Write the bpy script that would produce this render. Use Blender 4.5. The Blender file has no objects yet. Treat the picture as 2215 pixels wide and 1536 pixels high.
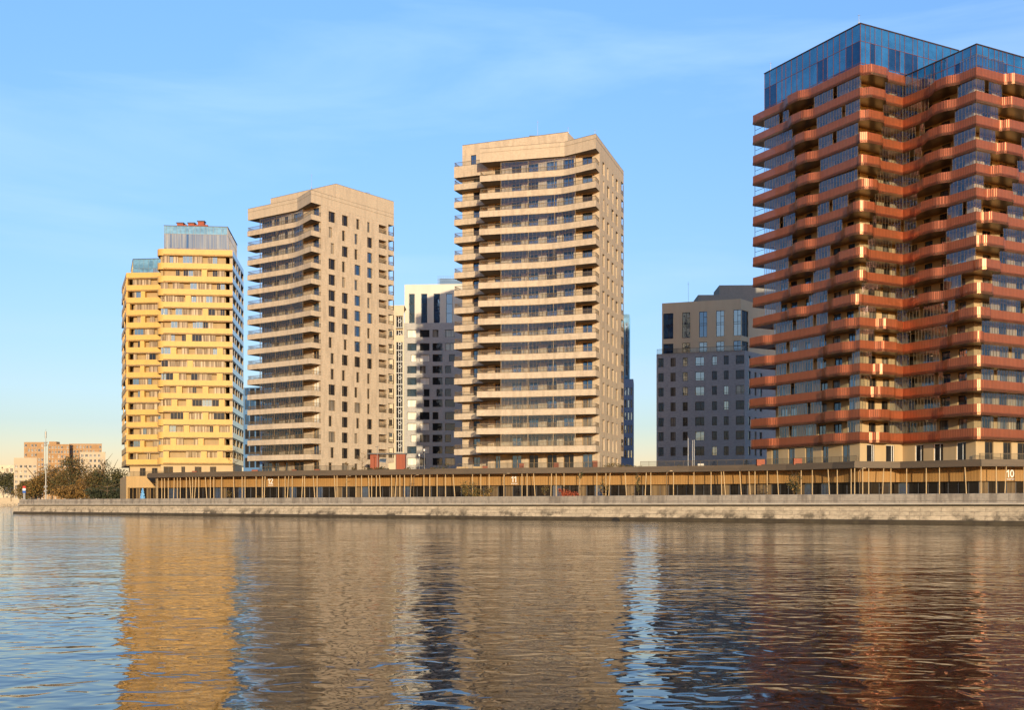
import bpy, math, random
from mathutils import Vector

RND = random.Random(11)
F, CX, HY, CZ = 2350.0, 1107.5, 1088.0, 2.4      # focal length and horizon of the photograph in its own pixels
S = bpy.context.scene
COL = S.collection
BASE = {}

# ------------------------------------------------------------------ small 2-D helpers
def P(px, D): return ((px - CX) / F * D, D)
def ZY(y, D): return CZ + (HY - y) * D / F
def add(a, b, k=1.0): return (a[0] + b[0] * k, a[1] + b[1] * k)
def sub2(a, b): return (a[0] - b[0], a[1] - b[1])
def dot(a, b): return a[0] * b[0] + a[1] * b[1]
def ln(a): return math.hypot(a[0], a[1])
def unit(a):
    l = ln(a); return (a[0] / l, a[1] / l)
def inward(u): return (-u[1], u[0])               # left of travel; walls run left to right seen from outside
def upx(p0, u, px):                               # distance along the line p0 + t u at picture column px
    r = (px - CX) / F
    return (r * p0[1] - p0[0]) / (u[0] - r * u[1])
def offset(pts, d):
    out = []
    for i, p in enumerate(pts):
        n1 = inward(unit(sub2(p, pts[i - 1]))) if i > 0 else None
        n2 = inward(unit(sub2(pts[i + 1], p))) if i < len(pts) - 1 else None
        if n1 is None: n = n2
        elif n2 is None: n = n1
        else:
            k = max(0.3, 1 + dot(n1, n2)); n = ((n1[0] + n2[0]) / k, (n1[1] + n2[1]) / k)
        out.append(add(p, n, d))
    return out
def cum(pts):
    s = [0.0]
    for a, b in zip(pts, pts[1:]): s.append(s[-1] + ln(sub2(b, a)))
    return s
def at(pts, t):
    s = cum(pts)
    for i in range(len(pts) - 1):
        if t <= s[i + 1] or i == len(pts) - 2:
            k = (t - s[i]) / (s[i + 1] - s[i]); return add(pts[i], sub2(pts[i + 1], pts[i]), k)
def part_of(pts, t0, t1):
    s = cum(pts); out = [at(pts, t0)]
    for p, q in zip(pts, s):
        if t0 + .02 < q < t1 - .02: out.append(p)
    out.append(at(pts, t1)); return out
def clip_px(pts, px0, px1):                       # piece of a polyline between two picture columns
    out = []
    for a, b in zip(pts, pts[1:]):
        L = ln(sub2(b, a)); u = unit(sub2(b, a))
        t0, t1 = upx(a, u, px0), upx(a, u, px1)
        t0, t1 = max(0, min(t0, t1)), min(L, max(t0, t1))
        if t1 - t0 > .01:
            if not out: out.append(add(a, u, t0))
            out.append(add(a, u, t1))
    return out

# ------------------------------------------------------------------ mesh builder
class MB:
    def __init__(s): s.v = []; s.f = []; s.m = []
    def face(s, pts, mi=0):
        k = len(s.v); s.v.extend(pts); s.f.append(tuple(range(k, k + len(pts)))); s.m.append(mi)
    def wallq(s, a, b, z0, z1, mi=0):
        s.face([(a[0], a[1], z0), (b[0], b[1], z0), (b[0], b[1], z1), (a[0], a[1], z1)], mi)
    def prism(s, poly, z0, z1, mi=0, mcap=None, mbot=None):
        ar = sum(poly[i - 1][0] * poly[i][1] - poly[i][0] * poly[i - 1][1] for i in range(len(poly)))
        if ar < 0: poly = poly[::-1]
        if mcap is None: mcap = mi
        if mbot is None: mbot = mcap
        for i in range(len(poly)): s.wallq(poly[i - 1], poly[i], z0, z1, mi)
        s.face([(p[0], p[1], z1) for p in poly], mcap)
        s.face([(p[0], p[1], z0) for p in poly[::-1]], mbot)
    def box(s, o, u, L, dep, z0, z1, mi=0, caps=True):
        w = inward(u); a = o; b = add(o, u, L); c = add(b, w, dep); d = add(o, w, dep)
        for p, q in ((a, b), (b, c), (c, d), (d, a)): s.wallq(p, q, z0, z1, mi)
        if caps:
            s.face([(p[0], p[1], z1) for p in (a, b, c, d)], mi)
            s.face([(p[0], p[1], z0) for p in (d, c, b, a)], mi)
    def band(s, pts, z0, z1, t, mi=0):
        q = offset(pts, t)
        for i in range(len(pts) - 1):
            s.wallq(pts[i], pts[i + 1], z0, z1, mi); s.wallq(q[i + 1], q[i], z0, z1, mi)
            for z, r in ((z1, 0), (z0, 1)):
                f = [(p[0], p[1], z) for p in (pts[i], pts[i + 1], q[i + 1], q[i])]
                s.face(f[::-1] if r else f, mi)
        s.wallq(q[0], pts[0], z0, z1, mi); s.wallq(pts[-1], q[-1], z0, z1, mi)
    def tube(s, p, q, r0, r1=None, n=6, mi=0):
        r1 = r0 if r1 is None else r1
        p, q = Vector(p), Vector(q); d = (q - p).normalized()
        x = d.cross(Vector((0, 0, 1)) if abs(d.z) < .9 else Vector((1, 0, 0))).normalized(); y = d.cross(x)
        ring = lambda c, r: [tuple(c + x * (r * math.cos(2 * math.pi * k / n)) + y * (r * math.sin(2 * math.pi * k / n))) for k in range(n)]
        A, B = ring(p, r0), ring(q, r1)
        for k in range(n): s.face([A[k - 1], A[k], B[k], B[k - 1]], mi)
        s.face(B, mi); s.face(A[::-1], mi)
    def wall(s, p0, p1, z0, z1, holes, rev=.2, mi=0, mrev=None):
        u = unit(sub2(p1, p0)); L = ln(sub2(p1, p0)); w = inward(u)
        if mrev is None: mrev = mi
        hs = [(max(0, a), min(L, b), max(z0, c), min(z1, d)) for a, b, c, d in holes if b > 0.05 and a < L - .05 and d > z0 and c < z1]
        us = sorted(set([0, L] + [round(h[0], 3) for h in hs] + [round(h[1], 3) for h in hs]))
        zs = sorted(set([z0, z1] + [round(h[2], 3) for h in hs] + [round(h[3], 3) for h in hs]))
        for j in range(len(zs) - 1):
            zc = (zs[j] + zs[j + 1]) / 2; row = [h for h in hs if h[2] < zc < h[3]]
            run = None
            for i in range(len(us) - 1):
                uc = (us[i] + us[i + 1]) / 2
                hole = any(h[0] < uc < h[1] for h in row)
                if not hole and run is None: run = us[i]
                if run is not None and (hole or i == len(us) - 2):
                    e = us[i] if hole else us[i + 1]
                    s.wallq(add(p0, u, run), add(p0, u, e), zs[j], zs[j + 1], mi); run = None
        for a, b, c, d in hs:
            A, B = add(p0, u, a), add(p0, u, b); A2, B2 = add(A, w, rev), add(B, w, rev)
            s.wallq(A, A2, c, d, mrev); s.wallq(B2, B, c, d, mrev)
            s.face([(A[0], A[1], c), (B[0], B[1], c), (B2[0], B2[1], c), (A2[0], A2[1], c)], mrev)
            s.face([(A2[0], A2[1], d), (B2[0], B2[1], d), (B[0], B[1], d), (A[0], A[1], d)], mrev)
    def mesh(s, name, mats, base=(0, 0, 0)):
        me = bpy.data.meshes.new(name)
        bx, by, bz = base
        me.from_pydata([(x - bx, y - by, z - bz) for x, y, z in s.v], [], s.f)
        for m in mats: me.materials.append(m)
        if len(mats) > 1: me.polygons.foreach_set('material_index', s.m)
        uv = me.uv_layers.new(name='UVMap'); out = []
        for f in s.f:
            p = [s.v[i] for i in f]; nx = ny = nz = 0
            for a, b in zip(p, p[1:] + p[:1]):
                nx += (a[1] - b[1]) * (a[2] + b[2]); ny += (a[2] - b[2]) * (a[0] + b[0]); nz += (a[0] - b[0]) * (a[1] + b[1])
            h = math.hypot(nx, ny)
            if h > abs(nz) * .7 and h > 0:
                tx, ty = -ny / h, nx / h
                for q in p: out += (q[0] * tx + q[1] * ty, q[2])
            else:
                for q in p: out += (q[0], q[1])
        uv.data.foreach_set('uv', out)
        me.update(); return me

# ------------------------------------------------------------------ objects
def props(o, label=None, cat=None, group=None, kind=None):
    if label: o['label'] = label
    if cat: o['category'] = cat
    if group: o['group'] = group
    if kind: o['kind'] = kind
    return o
def thing(name, label, cat, loc, group=None):
    o = bpy.data.objects.new(name, None); COL.objects.link(o)
    loc = tuple(loc) if len(loc) == 3 else (loc[0], loc[1], 0)
    o.location = loc; BASE[o.name] = loc; o.empty_display_size = .5
    return props(o, label, cat, group)
def part(name, mb, mats, parent, kind=None, label=None):
    if not isinstance(mats, (list, tuple)): mats = [mats]
    base = BASE[parent.name]
    o = bpy.data.objects.new(name, mb.mesh(name, mats, base)); COL.objects.link(o)
    o.parent = parent; BASE[o.name] = base
    return props(o, label, kind=kind)
def solo(name, mb, mats, label, cat, loc, group=None):
    if not isinstance(mats, (list, tuple)): mats = [mats]
    loc = tuple(loc) if len(loc) == 3 else (loc[0], loc[1], 0)
    o = bpy.data.objects.new(name, mb.mesh(name, mats, loc)); COL.objects.link(o)
    o.location = loc; BASE[o.name] = loc
    return props(o, label, cat, group)
def struct(name, mb, mats, kind='structure'):
    if not isinstance(mats, (list, tuple)): mats = [mats]
    o = bpy.data.objects.new(name, mb.mesh(name, mats)); COL.objects.link(o)
    return props(o, kind=kind)

# ------------------------------------------------------------------ materials
def newmat(name):
    m = bpy.data.materials.new(name); m.use_nodes = True
    nt = m.node_tree; nt.nodes.clear()
    out = nt.nodes.new('ShaderNodeOutputMaterial')
    return m, nt, out
def N(nt, t, **kw):
    n = nt.nodes.new(t)
    for k, v in kw.items():
        if hasattr(n, k) and not k[0].isupper(): setattr(n, k, v)
    return n
def bsdf(nt, out, rough=.8, metal=0, spec=.3):
    b = nt.nodes.new('ShaderNodeBsdfPrincipled')
    b.inputs['Roughness'].default_value = rough; b.inputs['Metallic'].default_value = metal
    b.inputs['Specular IOR Level'].default_value = spec
    nt.links.new(b.outputs[0], out.inputs[0]); return b
def noise(nt, vec, scale, detail=3, rough=.6):
    n = nt.nodes.new('ShaderNodeTexNoise'); n.inputs['Scale'].default_value = scale
    n.inputs['Detail'].default_value = detail; n.inputs['Roughness'].default_value = rough
    if vec is not None: nt.links.new(vec, n.inputs['Vector'])
    return n
def mapping(nt, src, sc):
    m = nt.nodes.new('ShaderNodeMapping'); m.inputs['Scale'].default_value = sc
    nt.links.new(src, m.inputs['Vector']); return m.outputs[0]
def mixc(nt, fac, a, b, blend='MIX'):
    m = nt.nodes.new('ShaderNodeMix'); m.data_type = 'RGBA'; m.blend_type = blend
    for k, v in ((0, fac), (6, a), (7, b)):
        if hasattr(v, 'links') or hasattr(v, 'is_linked'): nt.links.new(v, m.inputs[k])
        elif k == 0: m.inputs[0].default_value = v
        else: m.inputs[k].default_value = (*v, 1)
    return m.outputs[2]
def ramp(nt, src, a, b):
    r = nt.nodes.new('ShaderNodeMapRange'); r.inputs[1].default_value = a; r.inputs[2].default_value = b
    nt.links.new(src, r.inputs[0]); return r.outputs[0]

def plain(name, c, c2=None, scale=.6, rough=.8, metal=0, spec=.3, stretch=None, c3=None, bump=0):
    m, nt, out = newmat(name); b = bsdf(nt, out, rough, metal, spec)
    tc = nt.nodes.new('ShaderNodeTexCoord').outputs['Object']
    if stretch: tc = mapping(nt, tc, stretch)
    c2 = c2 or tuple(x * .8 for x in c)
    n = noise(nt, tc, scale)
    col = mixc(nt, ramp(nt, n.outputs['Fac'], .35, .68), c, c2)
    if c3:
        n2 = noise(nt, tc, scale * 6, 2); col = mixc(nt, ramp(nt, n2.outputs['Fac'], .5, .75), col, c3)
    nt.links.new(col, b.inputs['Base Color'])
    if bump:
        bp = nt.nodes.new('ShaderNodeBump'); bp.inputs['Strength'].default_value = bump; bp.inputs['Distance'].default_value = .05
        nt.links.new(n.outputs['Fac'], bp.inputs['Height']); nt.links.new(bp.outputs[0], b.inputs['Normal'])
    return m
def bricks(name, c1, c2, mortar, bw=.6, bh=.18, msize=.012, stain=None, rough=.85, var=.5, stainamt=.25, tide=None, smap=(1.5, .25, 1), spec=.3):
    m, nt, out = newmat(name); b = bsdf(nt, out, rough, 0, spec)
    uv = nt.nodes.new('ShaderNodeTexCoord').outputs['UV']
    t = nt.nodes.new('ShaderNodeTexBrick'); nt.links.new(uv, t.inputs['Vector'])
    t.inputs['Scale'].default_value = 1; t.inputs['Brick Width'].default_value = bw; t.inputs['Row Height'].default_value = bh
    t.inputs['Mortar Size'].default_value = msize; t.inputs['Mortar Smooth'].default_value = .3
    t.inputs['Color1'].default_value = (*c1, 1); t.inputs['Color2'].default_value = (*c2, 1); t.inputs['Mortar'].default_value = (*mortar, 1)
    col = t.outputs['Color']
    n = noise(nt, mapping(nt, uv, (1, 1, 1)), .35, 4)
    col = mixc(nt, var, col, mixc(nt, ramp(nt, n.outputs['Fac'], .3, .7), c1, c2))
    n3 = noise(nt, mapping(nt, uv, (1.2, 2.5, 1)), 1.6, 2)
    dk = tuple(x * .78 for x in c2); lt = tuple(min(1, x * 1.12) for x in c1)
    col = mixc(nt, .35, col, mixc(nt, ramp(nt, n3.outputs['Fac'], .35, .65), dk, lt))
    if stain:
        n2 = noise(nt, mapping(nt, uv, smap), .7, 5)
        f = ramp(nt, n2.outputs['Fac'], .47, .62)
        if tide:
            sp = nt.nodes.new('ShaderNodeSeparateXYZ'); nt.links.new(uv, sp.inputs[0])
            tm = nt.nodes.new('ShaderNodeMath'); tm.operation = 'MULTIPLY'; nt.links.new(f, tm.inputs[0]); nt.links.new(ramp(nt, sp.outputs['Y'], tide[1], tide[0]), tm.inputs[1]); f = tm.outputs[0]
        mm = nt.nodes.new('ShaderNodeMath'); mm.operation = 'MULTIPLY'; mm.inputs[1].default_value = stainamt
        nt.links.new(f, mm.inputs[0]); col = mixc(nt, mm.outputs[0], col, stain)
    nt.links.new(col, b.inputs['Base Color']); return m
def slats(name, c1, c2, period=.3, rough=.5, metal=0, spec=.3, alpha=0, bump=.4, vary=.5):
    m, nt, out = newmat(name); b = bsdf(nt, out, rough, metal, spec)
    uv = nt.nodes.new('ShaderNodeTexCoord').outputs['UV']
    w = nt.nodes.new('ShaderNodeTexWave'); w.wave_type = 'BANDS'; w.bands_direction = 'X'
    w.inputs['Scale'].default_value = .314 / period; w.inputs['Distortion'].default_value = 0
    nt.links.new(uv, w.inputs['Vector'])
    n = noise(nt, mapping(nt, uv, (1, .02, 1)), 1.1 / period * .35, 2)
    f = mixc(nt, vary, w.outputs['Fac'], ramp(nt, n.outputs['Fac'], .3, .7))
    nt.links.new(mixc(nt, f, c2, c1), b.inputs['Base Color'])
    if bump:
        bp = nt.nodes.new('ShaderNodeBump'); bp.inputs['Strength'].default_value = bump; bp.inputs['Distance'].default_value = .04
        nt.links.new(w.outputs['Fac'], bp.inputs['Height']); nt.links.new(bp.outputs[0], b.inputs['Normal'])
    if metal: b.inputs['Coat Weight'].default_value = .25; b.inputs['Coat Roughness'].default_value = .3
    if alpha:
        a = nt.nodes.new('ShaderNodeMapRange'); a.inputs[1].default_value = .25; a.inputs[2].default_value = .45
        a.inputs[3].default_value = 1 - alpha; a.inputs[4].default_value = 1
        nt.links.new(w.outputs['Fac'], a.inputs[0]); nt.links.new(a.outputs[0], b.inputs['Alpha'])
    return m
def schlick(nt, f0):
    lw = nt.nodes.new('ShaderNodeLayerWeight'); lw.inputs['Blend'].default_value = .5
    p = nt.nodes.new('ShaderNodeMath'); p.operation = 'POWER'; p.inputs[1].default_value = 5; nt.links.new(lw.outputs['Facing'], p.inputs[0])
    q = nt.nodes.new('ShaderNodeMath'); q.operation = 'MULTIPLY_ADD'; q.inputs[1].default_value = 1 - f0; q.inputs[2].default_value = f0
    nt.links.new(p.outputs[0], q.inputs[0]); return q
def pane(name, inner, refl=(.8, .88, 1), ior=1.7, curtain=None, wob=.02, cper=.5, rough=.02):
    """window glass: what is behind the pane as a dull base, the reflection over it"""
    m, nt, out = newmat(name)
    d = nt.nodes.new('ShaderNodeBsdfDiffuse'); g = nt.nodes.new('ShaderNodeBsdfGlossy'); mx = nt.nodes.new('ShaderNodeMixShader')
    fr = schlick(nt, ((ior - 1) / (ior + 1)) ** 2)
    g.inputs['Color'].default_value = (*refl, 1); g.inputs['Roughness'].default_value = rough
    nt.links.new(fr.outputs[0], mx.inputs[0]); nt.links.new(d.outputs[0], mx.inputs[1]); nt.links.new(g.outputs[0], mx.inputs[2])
    nt.links.new(mx.outputs[0], out.inputs[0])
    tc = nt.nodes.new('ShaderNodeTexCoord'); geo = nt.nodes.new('ShaderNodeNewGeometry')
    if curtain:
        n = noise(nt, mapping(nt, tc.outputs['UV'], (1, .03, 1)), 1 / cper, 2)
        col = mixc(nt, ramp(nt, n.outputs['Fac'], .4, .62), inner, curtain)
    else:
        n = noise(nt, tc.outputs['UV'], .5, 2); col = mixc(nt, ramp(nt, n.outputs['Fac'], .35, .7), inner, tuple(x * .45 for x in inner))
    nt.links.new(col, d.inputs['Color'])
    if wob:
        n = noise(nt, geo.outputs['Position'], .45, 2); bp = nt.nodes.new('ShaderNodeBump')
        bp.inputs['Strength'].default_value = 1; bp.inputs['Distance'].default_value = wob
        nt.links.new(n.outputs['Fac'], bp.inputs['Height'])
        nt.links.new(bp.outputs[0], g.inputs['Normal'])
    return m
def clear(name, tint=(.9, .93, .95), ior=1.45, refl=(.9, .95, 1)):
    m, nt, out = newmat(name)
    t = nt.nodes.new('ShaderNodeBsdfTransparent'); g = nt.nodes.new('ShaderNodeBsdfGlossy'); mx = nt.nodes.new('ShaderNodeMixShader')
    t.inputs[0].default_value = (*tint, 1); g.inputs['Color'].default_value = (*refl, 1); g.inputs['Roughness'].default_value = .02
    fr = schlick(nt, ((ior - 1) / (ior + 1)) ** 2)
    nt.links.new(fr.outputs[0], mx.inputs[0]); nt.links.new(t.outputs[0], mx.inputs[1]); nt.links.new(g.outputs[0], mx.inputs[2])
    nt.links.new(mx.outputs[0], out.inputs[0]); return m

M = {}
M['beige_brick'] = bricks('beige_brick', (.53, .42, .30), (.43, .34, .245), (.37, .29, .21), .9, .25, .012, (.30, .235, .17), .85, .5, .45)
M['beige_panel'] = bricks('beige_panel', (.50, .395, .28), (.455, .36, .255), (.33, .26, .19), 1.9, 5.6, .03, (.36, .285, .21), .75, .3, .4)
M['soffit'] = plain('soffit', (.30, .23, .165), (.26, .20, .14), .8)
M['bronze'] = plain('bronze_metal', (.20, .145, .085), (.16, .115, .07), 2, .45, .4)
M['olive'] = plain('olive_panel', (.36, .25, .12), (.31, .215, .10), .9, .6, stretch=(1, 1, .2))
M['darkframe'] = plain('dark_frame', (.035, .03, .028), (.05, .042, .035), 2, .4)
M['goldframe'] = plain('gold_frame', (.42, .26, .10), (.35, .21, .08), 2, .4, .3)
M['yellow'] = bricks('yellow_cladding', (.63, .37, .105), (.58, .34, .095), (.44, .255, .075), 3.4, .875, .018, (.48, .285, .085), .5, .4, .4, spec=.3)
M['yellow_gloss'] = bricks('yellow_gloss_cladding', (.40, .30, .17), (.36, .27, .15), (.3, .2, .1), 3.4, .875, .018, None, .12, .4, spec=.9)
M['copper'] = slats('copper_slats', (.42, .115, .043), (.28, .078, .03), .3, .36, .45, .4, .3, .4, .6)
M['copperband'] = plain('copper_fascia', (.27, .08, .04), (.21, .065, .035), .6, .4, .4)
M['coppersoffit'] = plain('copper_soffit', (.34, .21, .105), (.28, .17, .085), .8, .35, .6)
M['goldpanel'] = plain('gold_wall_panel', (.47, .335, .18), (.42, .30, .16), .5, .6, stretch=(1, 1, .15))
M['glass_dark'] = pane('glass_dark', (.022, .02, .02), (.7, .8, 1), 1.5)
M['glass_blue'] = pane('glass_blue', (.015, .04, .10), (.6, .8, 1), 2.6)
M['glass_sky'] = pane('glass_sky', (.05, .08, .11), (.85, .95, 1), 3.2)
M['glass_curtain'] = pane('glass_curtain', (.07, .06, .05), (.8, .9, 1), 1.7, (.28, .24, .19))
M['glass_tan'] = pane('glass_tan', (.15, .10, .05), (.8, .9, 1), 1.45, (.52, .40, .26), .02, .55)
M['glass_pent'] = pane('glass_penthouse', (.015, .11, .26), (.46, .78, 1), 3.1, None, .012)
M['glass_pent_dark'] = pane('glass_penthouse_dark', (.01, .045, .11), (.32, .56, .9), 2.3, None, .012)
M['glass_pent_light'] = pane('glass_penthouse_light', (.14, .29, .40), (.7, .9, 1), 2.2, None, .012)
M['glass_pent_curtain'] = pane('glass_penthouse_curtain', (.03, .07, .16), (.6, .8, 1), 1.9, (.32, .30, .25), .012, 2.2)
M['glass_glare'] = pane('glass_glare', (.74, .68, .58), (.8, .9, 1), 1.6, (.84, .80, .72), .02, .8)  # near-white panes: sun glare painted into the glass colour
M['clear'] = clear('clear_glass', (.88, .92, .96), 1.75, (.75, .88, 1))
M['clear_blue'] = clear('clear_blue_glass', (.80, .86, .92), 2.2, (.66, .80, 1))
M['clear_grey'] = clear('clear_grey_glass', (.72, .72, .72), 1.5)
M['grey_brick'] = bricks('grey_brick', (.38, .385, .40), (.27, .275, .29), (.31, .315, .32), .8, .24, .015)
M['light_brick'] = bricks('light_grey_brick', (.46, .43, .40), (.35, .33, .31), (.34, .32, .30), .8, .24, .015)
M['brown_panel'] = plain('brown_panel', (.60, .475, .31), (.54, .42, .275), .4, .6, stretch=(1, 1, .1))
M['white_panel'] = plain('white_panel', (.62, .55, .45), (.56, .50, .41), .3, .6, stretch=(1, 1, .1))
M['cream'] = plain('cream_render', (.62, .50, .34), (.56, .45, .30), .3)
M['blue_clad'] = plain('blue_cladding', (.11, .22, .38), (.09, .18, .32), .4, .3)
M['slate_brick'] = bricks('slate_brick', (.22, .27, .36), (.17, .21, .29), (.19, .22, .29), .8, .24, .015)
M['greydark'] = plain('dark_grey_metal', (.085, .083, .085), (.07, .068, .07), .5, .5)
M['fascia'] = plain('canopy_fascia_metal', (.125, .088, .055), (.095, .068, .043), .7, .5, .15, .4, stretch=(.3, .3, 4))
M['wood'] = slats('timber_slats', (.36, .195, .062), (.235, .122, .036), .45, .6, 0, .3, 0, .3, .7)
M['base_timber'] = slats('pale_timber_slats', (.50, .32, .135), (.40, .25, .10), .5, .6, 0, .3, 0, .3, .7)
M['post'] = plain('timber_post', (.52, .36, .185), (.43, .295, .15), .8, .6)
M['shopglass'] = pane('shop_glass', (.014, .012, .011), (.8, .9, 1), 1.35, None, .01)
M['shopwarm'] = pane('shop_glass_warm', (.09, .06, .035), (.8, .9, 1), 1.4, (.20, .135, .07), .01, .6)
M['stone'] = bricks('embankment_stone', (.56, .435, .29), (.35, .275, .185), (.13, .10, .07), 2.3, .47, .04, (.055, .042, .028), .9, .25, .92, (.6, 2.1), (.8, .9, 1))
M['parapet'] = bricks('parapet_granite', (.36, .30, .235), (.28, .235, .185), (.10, .08, .065), 4.6, 2.6, .07, (.13, .105, .085), .85, .4, .65)
M['cornice'] = plain('cornice_stone', (.50, .42, .32), (.38, .32, .25), .8, .8, stretch=(1, 1, 3))
M['algae_and_groove'] = plain('wet_algae_and_groove_stone', (.075, .055, .03), (.045, .032, .018), .9, .6, stretch=(1, 1, .4))
M['paving'] = plain('paving', (.28, .25, .21), (.23, .2, .17), .4)
M['earth'] = plain('ground_far', (.20, .15, .08), (.14, .11, .05), .05)
M['corten'] = plain('corten_steel', (.30, .085, .04), (.22, .06, .03), 2, .7)
M['redpanel'] = slats('red_panels', (.27, .06, .022), (.21, .045, .018), .7, .6, 0, .3, 0, .2, .6)
M['plant_room'] = bricks('plant_room_panels', (.27, .25, .22), (.23, .215, .19), (.2, .18, .15), 1.8, 4, .04)
M['white'] = plain('white_paint', (.78, .75, .70), (.7, .67, .62), 1)
M['steel'] = plain('galvanised_steel', (.30, .285, .26), (.24, .23, .215), 1.5, .45, .3)
M['brown_brick'] = bricks('brown_brick', (.40, .225, .10), (.32, .18, .08), (.46, .33, .2), 7, 2.9, .22)
M['pale_wall'] = plain('pale_wall', (.50, .385, .25), (.44, .335, .22), .12)
M['bark'] = plain('bark', (.14, .095, .055), (.09, .06, .035), 3, .9)
def leafm(n, c): return plain(n, c, tuple(x * .6 for x in c), 1.2, .8)
M['leaf_olive'] = leafm('leaf_olive', (.115, .095, .03)); M['leaf_brown'] = leafm('leaf_brown', (.17, .095, .028)); M['leaf_dark'] = leafm('leaf_dark', (.045, .05, .022))
M['leaf_gold'] = leafm('leaf_gold', (.30, .165, .04)); M['leaf_red'] = leafm('leaf_red', (.42, .085, .03)); M['leaf_red2'] = leafm('leaf_red_dark', (.27, .05, .022))
M['leaf_bare'] = leafm('dry_twig', (.30, .21, .12)); M['bluetinsel'] = plain('blue_tinsel', (.10, .36, .72), (.30, .55, .75), 3, .5)
M['sign_blue'] = plain('sign_blue', (.02, .10, .38), (.02, .09, .33), 1, .4); M['sign_red'] = plain('sign_red', (.5, .04, .03), (.45, .04, .03), 1, .4)
M['awning'] = plain('awning_canvas', (.10, .13, .17), (.08, .11, .15), 1, .8)
M['ventred'] = plain('vent_red_steel', (.32, .07, .03), (.22, .05, .03), 2, .6)
M['rubber'] = plain('dark_pipe', (.02, .018, .015), (.03, .025, .02), 2, .7)

# ------------------------------------------------------------------ windows
WC = {}
def frame_bars(w, h, vs, hs, fw):
    out = [(0, fw, 0, h), (w - fw, w, 0, h), (fw, w - fw, 0, fw), (fw, w - fw, h - fw, h)]
    for x in vs: out.append((x * w - fw / 2, x * w + fw / 2, fw, h - fw))
    for (xa, xb, y) in hs: out.append((xa * w + fw * .5, xb * w - fw * .5, y * h - fw / 2, y * h + fw / 2))
    return out
class Windows:
    """window openings of one building: the first hundred are parts with their pane below, the rest one part"""
    def __init__(s, owner, limit=99): s.o = owner; s.l = []; s.lim = limit
    def add(s, o2, u, dep, z, w, h, vs=(), hs=(), fm='darkframe', pm='glass_dark', prio=0, fw=.08):
        s.l.append((prio, len(s.l), o2, u, dep, z, w, h, tuple(vs), tuple(hs), fm, pm, fw))
    def flush(s):
        s.l.sort(key=lambda t: (-t[0], t[1])); rest = None; rm = []
        for k, (pr, _, o2, u, dep, z, w, h, vs, hs, fm, pm, fw) in enumerate(s.l):
            if k < s.lim:
                key = (round(w, 2), round(h, 2), vs, hs, fm, fw)
                if key not in WC:
                    mb = MB()
                    for j, (a, b, c, d) in enumerate(frame_bars(w, h, vs, hs, fw)): mb.box((a, .002 * (j % 4)), (1, 0), b - a, .12, c, d)
                    WC[key] = mb.mesh('window', [M[fm]])
                kp = (round(w, 2), round(h, 2), pm, RND.randrange(4))
                if kp not in WC:
                    mb = MB(); ox = kp[3] * 7.3
                    mb.v = []; mb.wallq((0, .06), (w, .06), 0, h)
                    me = mb.mesh('pane', [M[pm]])
                    for l in me.uv_layers[0].data: l.uv = (l.uv[0] + ox, l.uv[1] + ox)
                    WC[kp] = me
                q = add(o2, inward(u), dep); b = BASE[s.o.name]
                f = bpy.data.objects.new('window', WC[key]); COL.objects.link(f); f.parent = s.o
                f.location = (q[0] - b[0], q[1] - b[1], z - b[2]); f.rotation_euler = (0, 0, math.atan2(u[1], u[0]))
                g = bpy.data.objects.new('pane', WC[kp]); COL.objects.link(g); g.parent = f
            else:
                if rest is None: rest = MB()
                def ix(n):
                    if n not in rm: rm.append(n)
                    return rm.index(n)
                q = add(o2, inward(u), dep)
                for j, (a, b_, c, d) in enumerate(frame_bars(w, h, vs, hs, fw)):
                    rest.box(add(add(q, u, a), inward(u), .002 * (j % 4)), u, b_ - a, .12, z + c, z + d, ix(fm))
                a = add(q, inward(u), .06); rest.wallq(a, add(a, u, w), z, z + h, ix(pm))
        if rest: part('window', rest, [M[n] for n in rm], s.o, kind='stuff')

def railing(mb, pts, z, h, sp=.2, bw=.035, mi=0):
    for a, b in zip(pts, pts[1:]):
        u = unit(sub2(b, a)); L = ln(sub2(b, a))
        mb.box(a, u, L, .07, z + h - .07, z + h, mi); mb.box(add(a, inward(u), .01), u, L, .05, z + .08, z + .13, mi)
        n = max(1, int(L / sp))
        for k in range(n):
            mb.box(add(add(a, u, (k + .5) * L / n - bw / 2), inward(u), .02), u, bw, .03, z + .13, z + h - .07, mi, caps=False)
def glazing(mb, pts, z0, z1, step=.8, mw=.05, gi=0, fi=1, top=True, tilt=0):
    for a, b in zip(pts, pts[1:]):
        L = ln(sub2(b, a))
        if L < .05: continue
        u = unit(sub2(b, a)); n = max(1, round(L / step)); w = inward(u)
        for k in range(n):
            p, q = add(a, u, k * L / n), add(a, u, (k + 1) * L / n)
            t = [RND.uniform(-tilt, tilt) for _ in range(4)]
            c = [add(p, w, .03 + t[0]), add(q, w, .03 + t[1]), add(q, w, .03 + t[2]), add(p, w, .03 + t[3])]
            g = gi(k, n) if callable(gi) else gi
            mb.face([(c[0][0], c[0][1], z0), (c[1][0], c[1][1], z0), (c[2][0], c[2][1], z1), (c[3][0], c[3][1], z1)], g)
            mb.box(add(p, u, -mw / 2), u, mw, .06, z0, z1, fi, caps=False)
        mb.box(add(b, u, -mw), u, mw, .06, z0, z1, fi, caps=False)
        if top: mb.box(a, u, L, .058, z1 - .06, z1, fi); mb.box(a, u, L, .058, z0, z0 + .05, fi)

exec_parts = []
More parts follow.
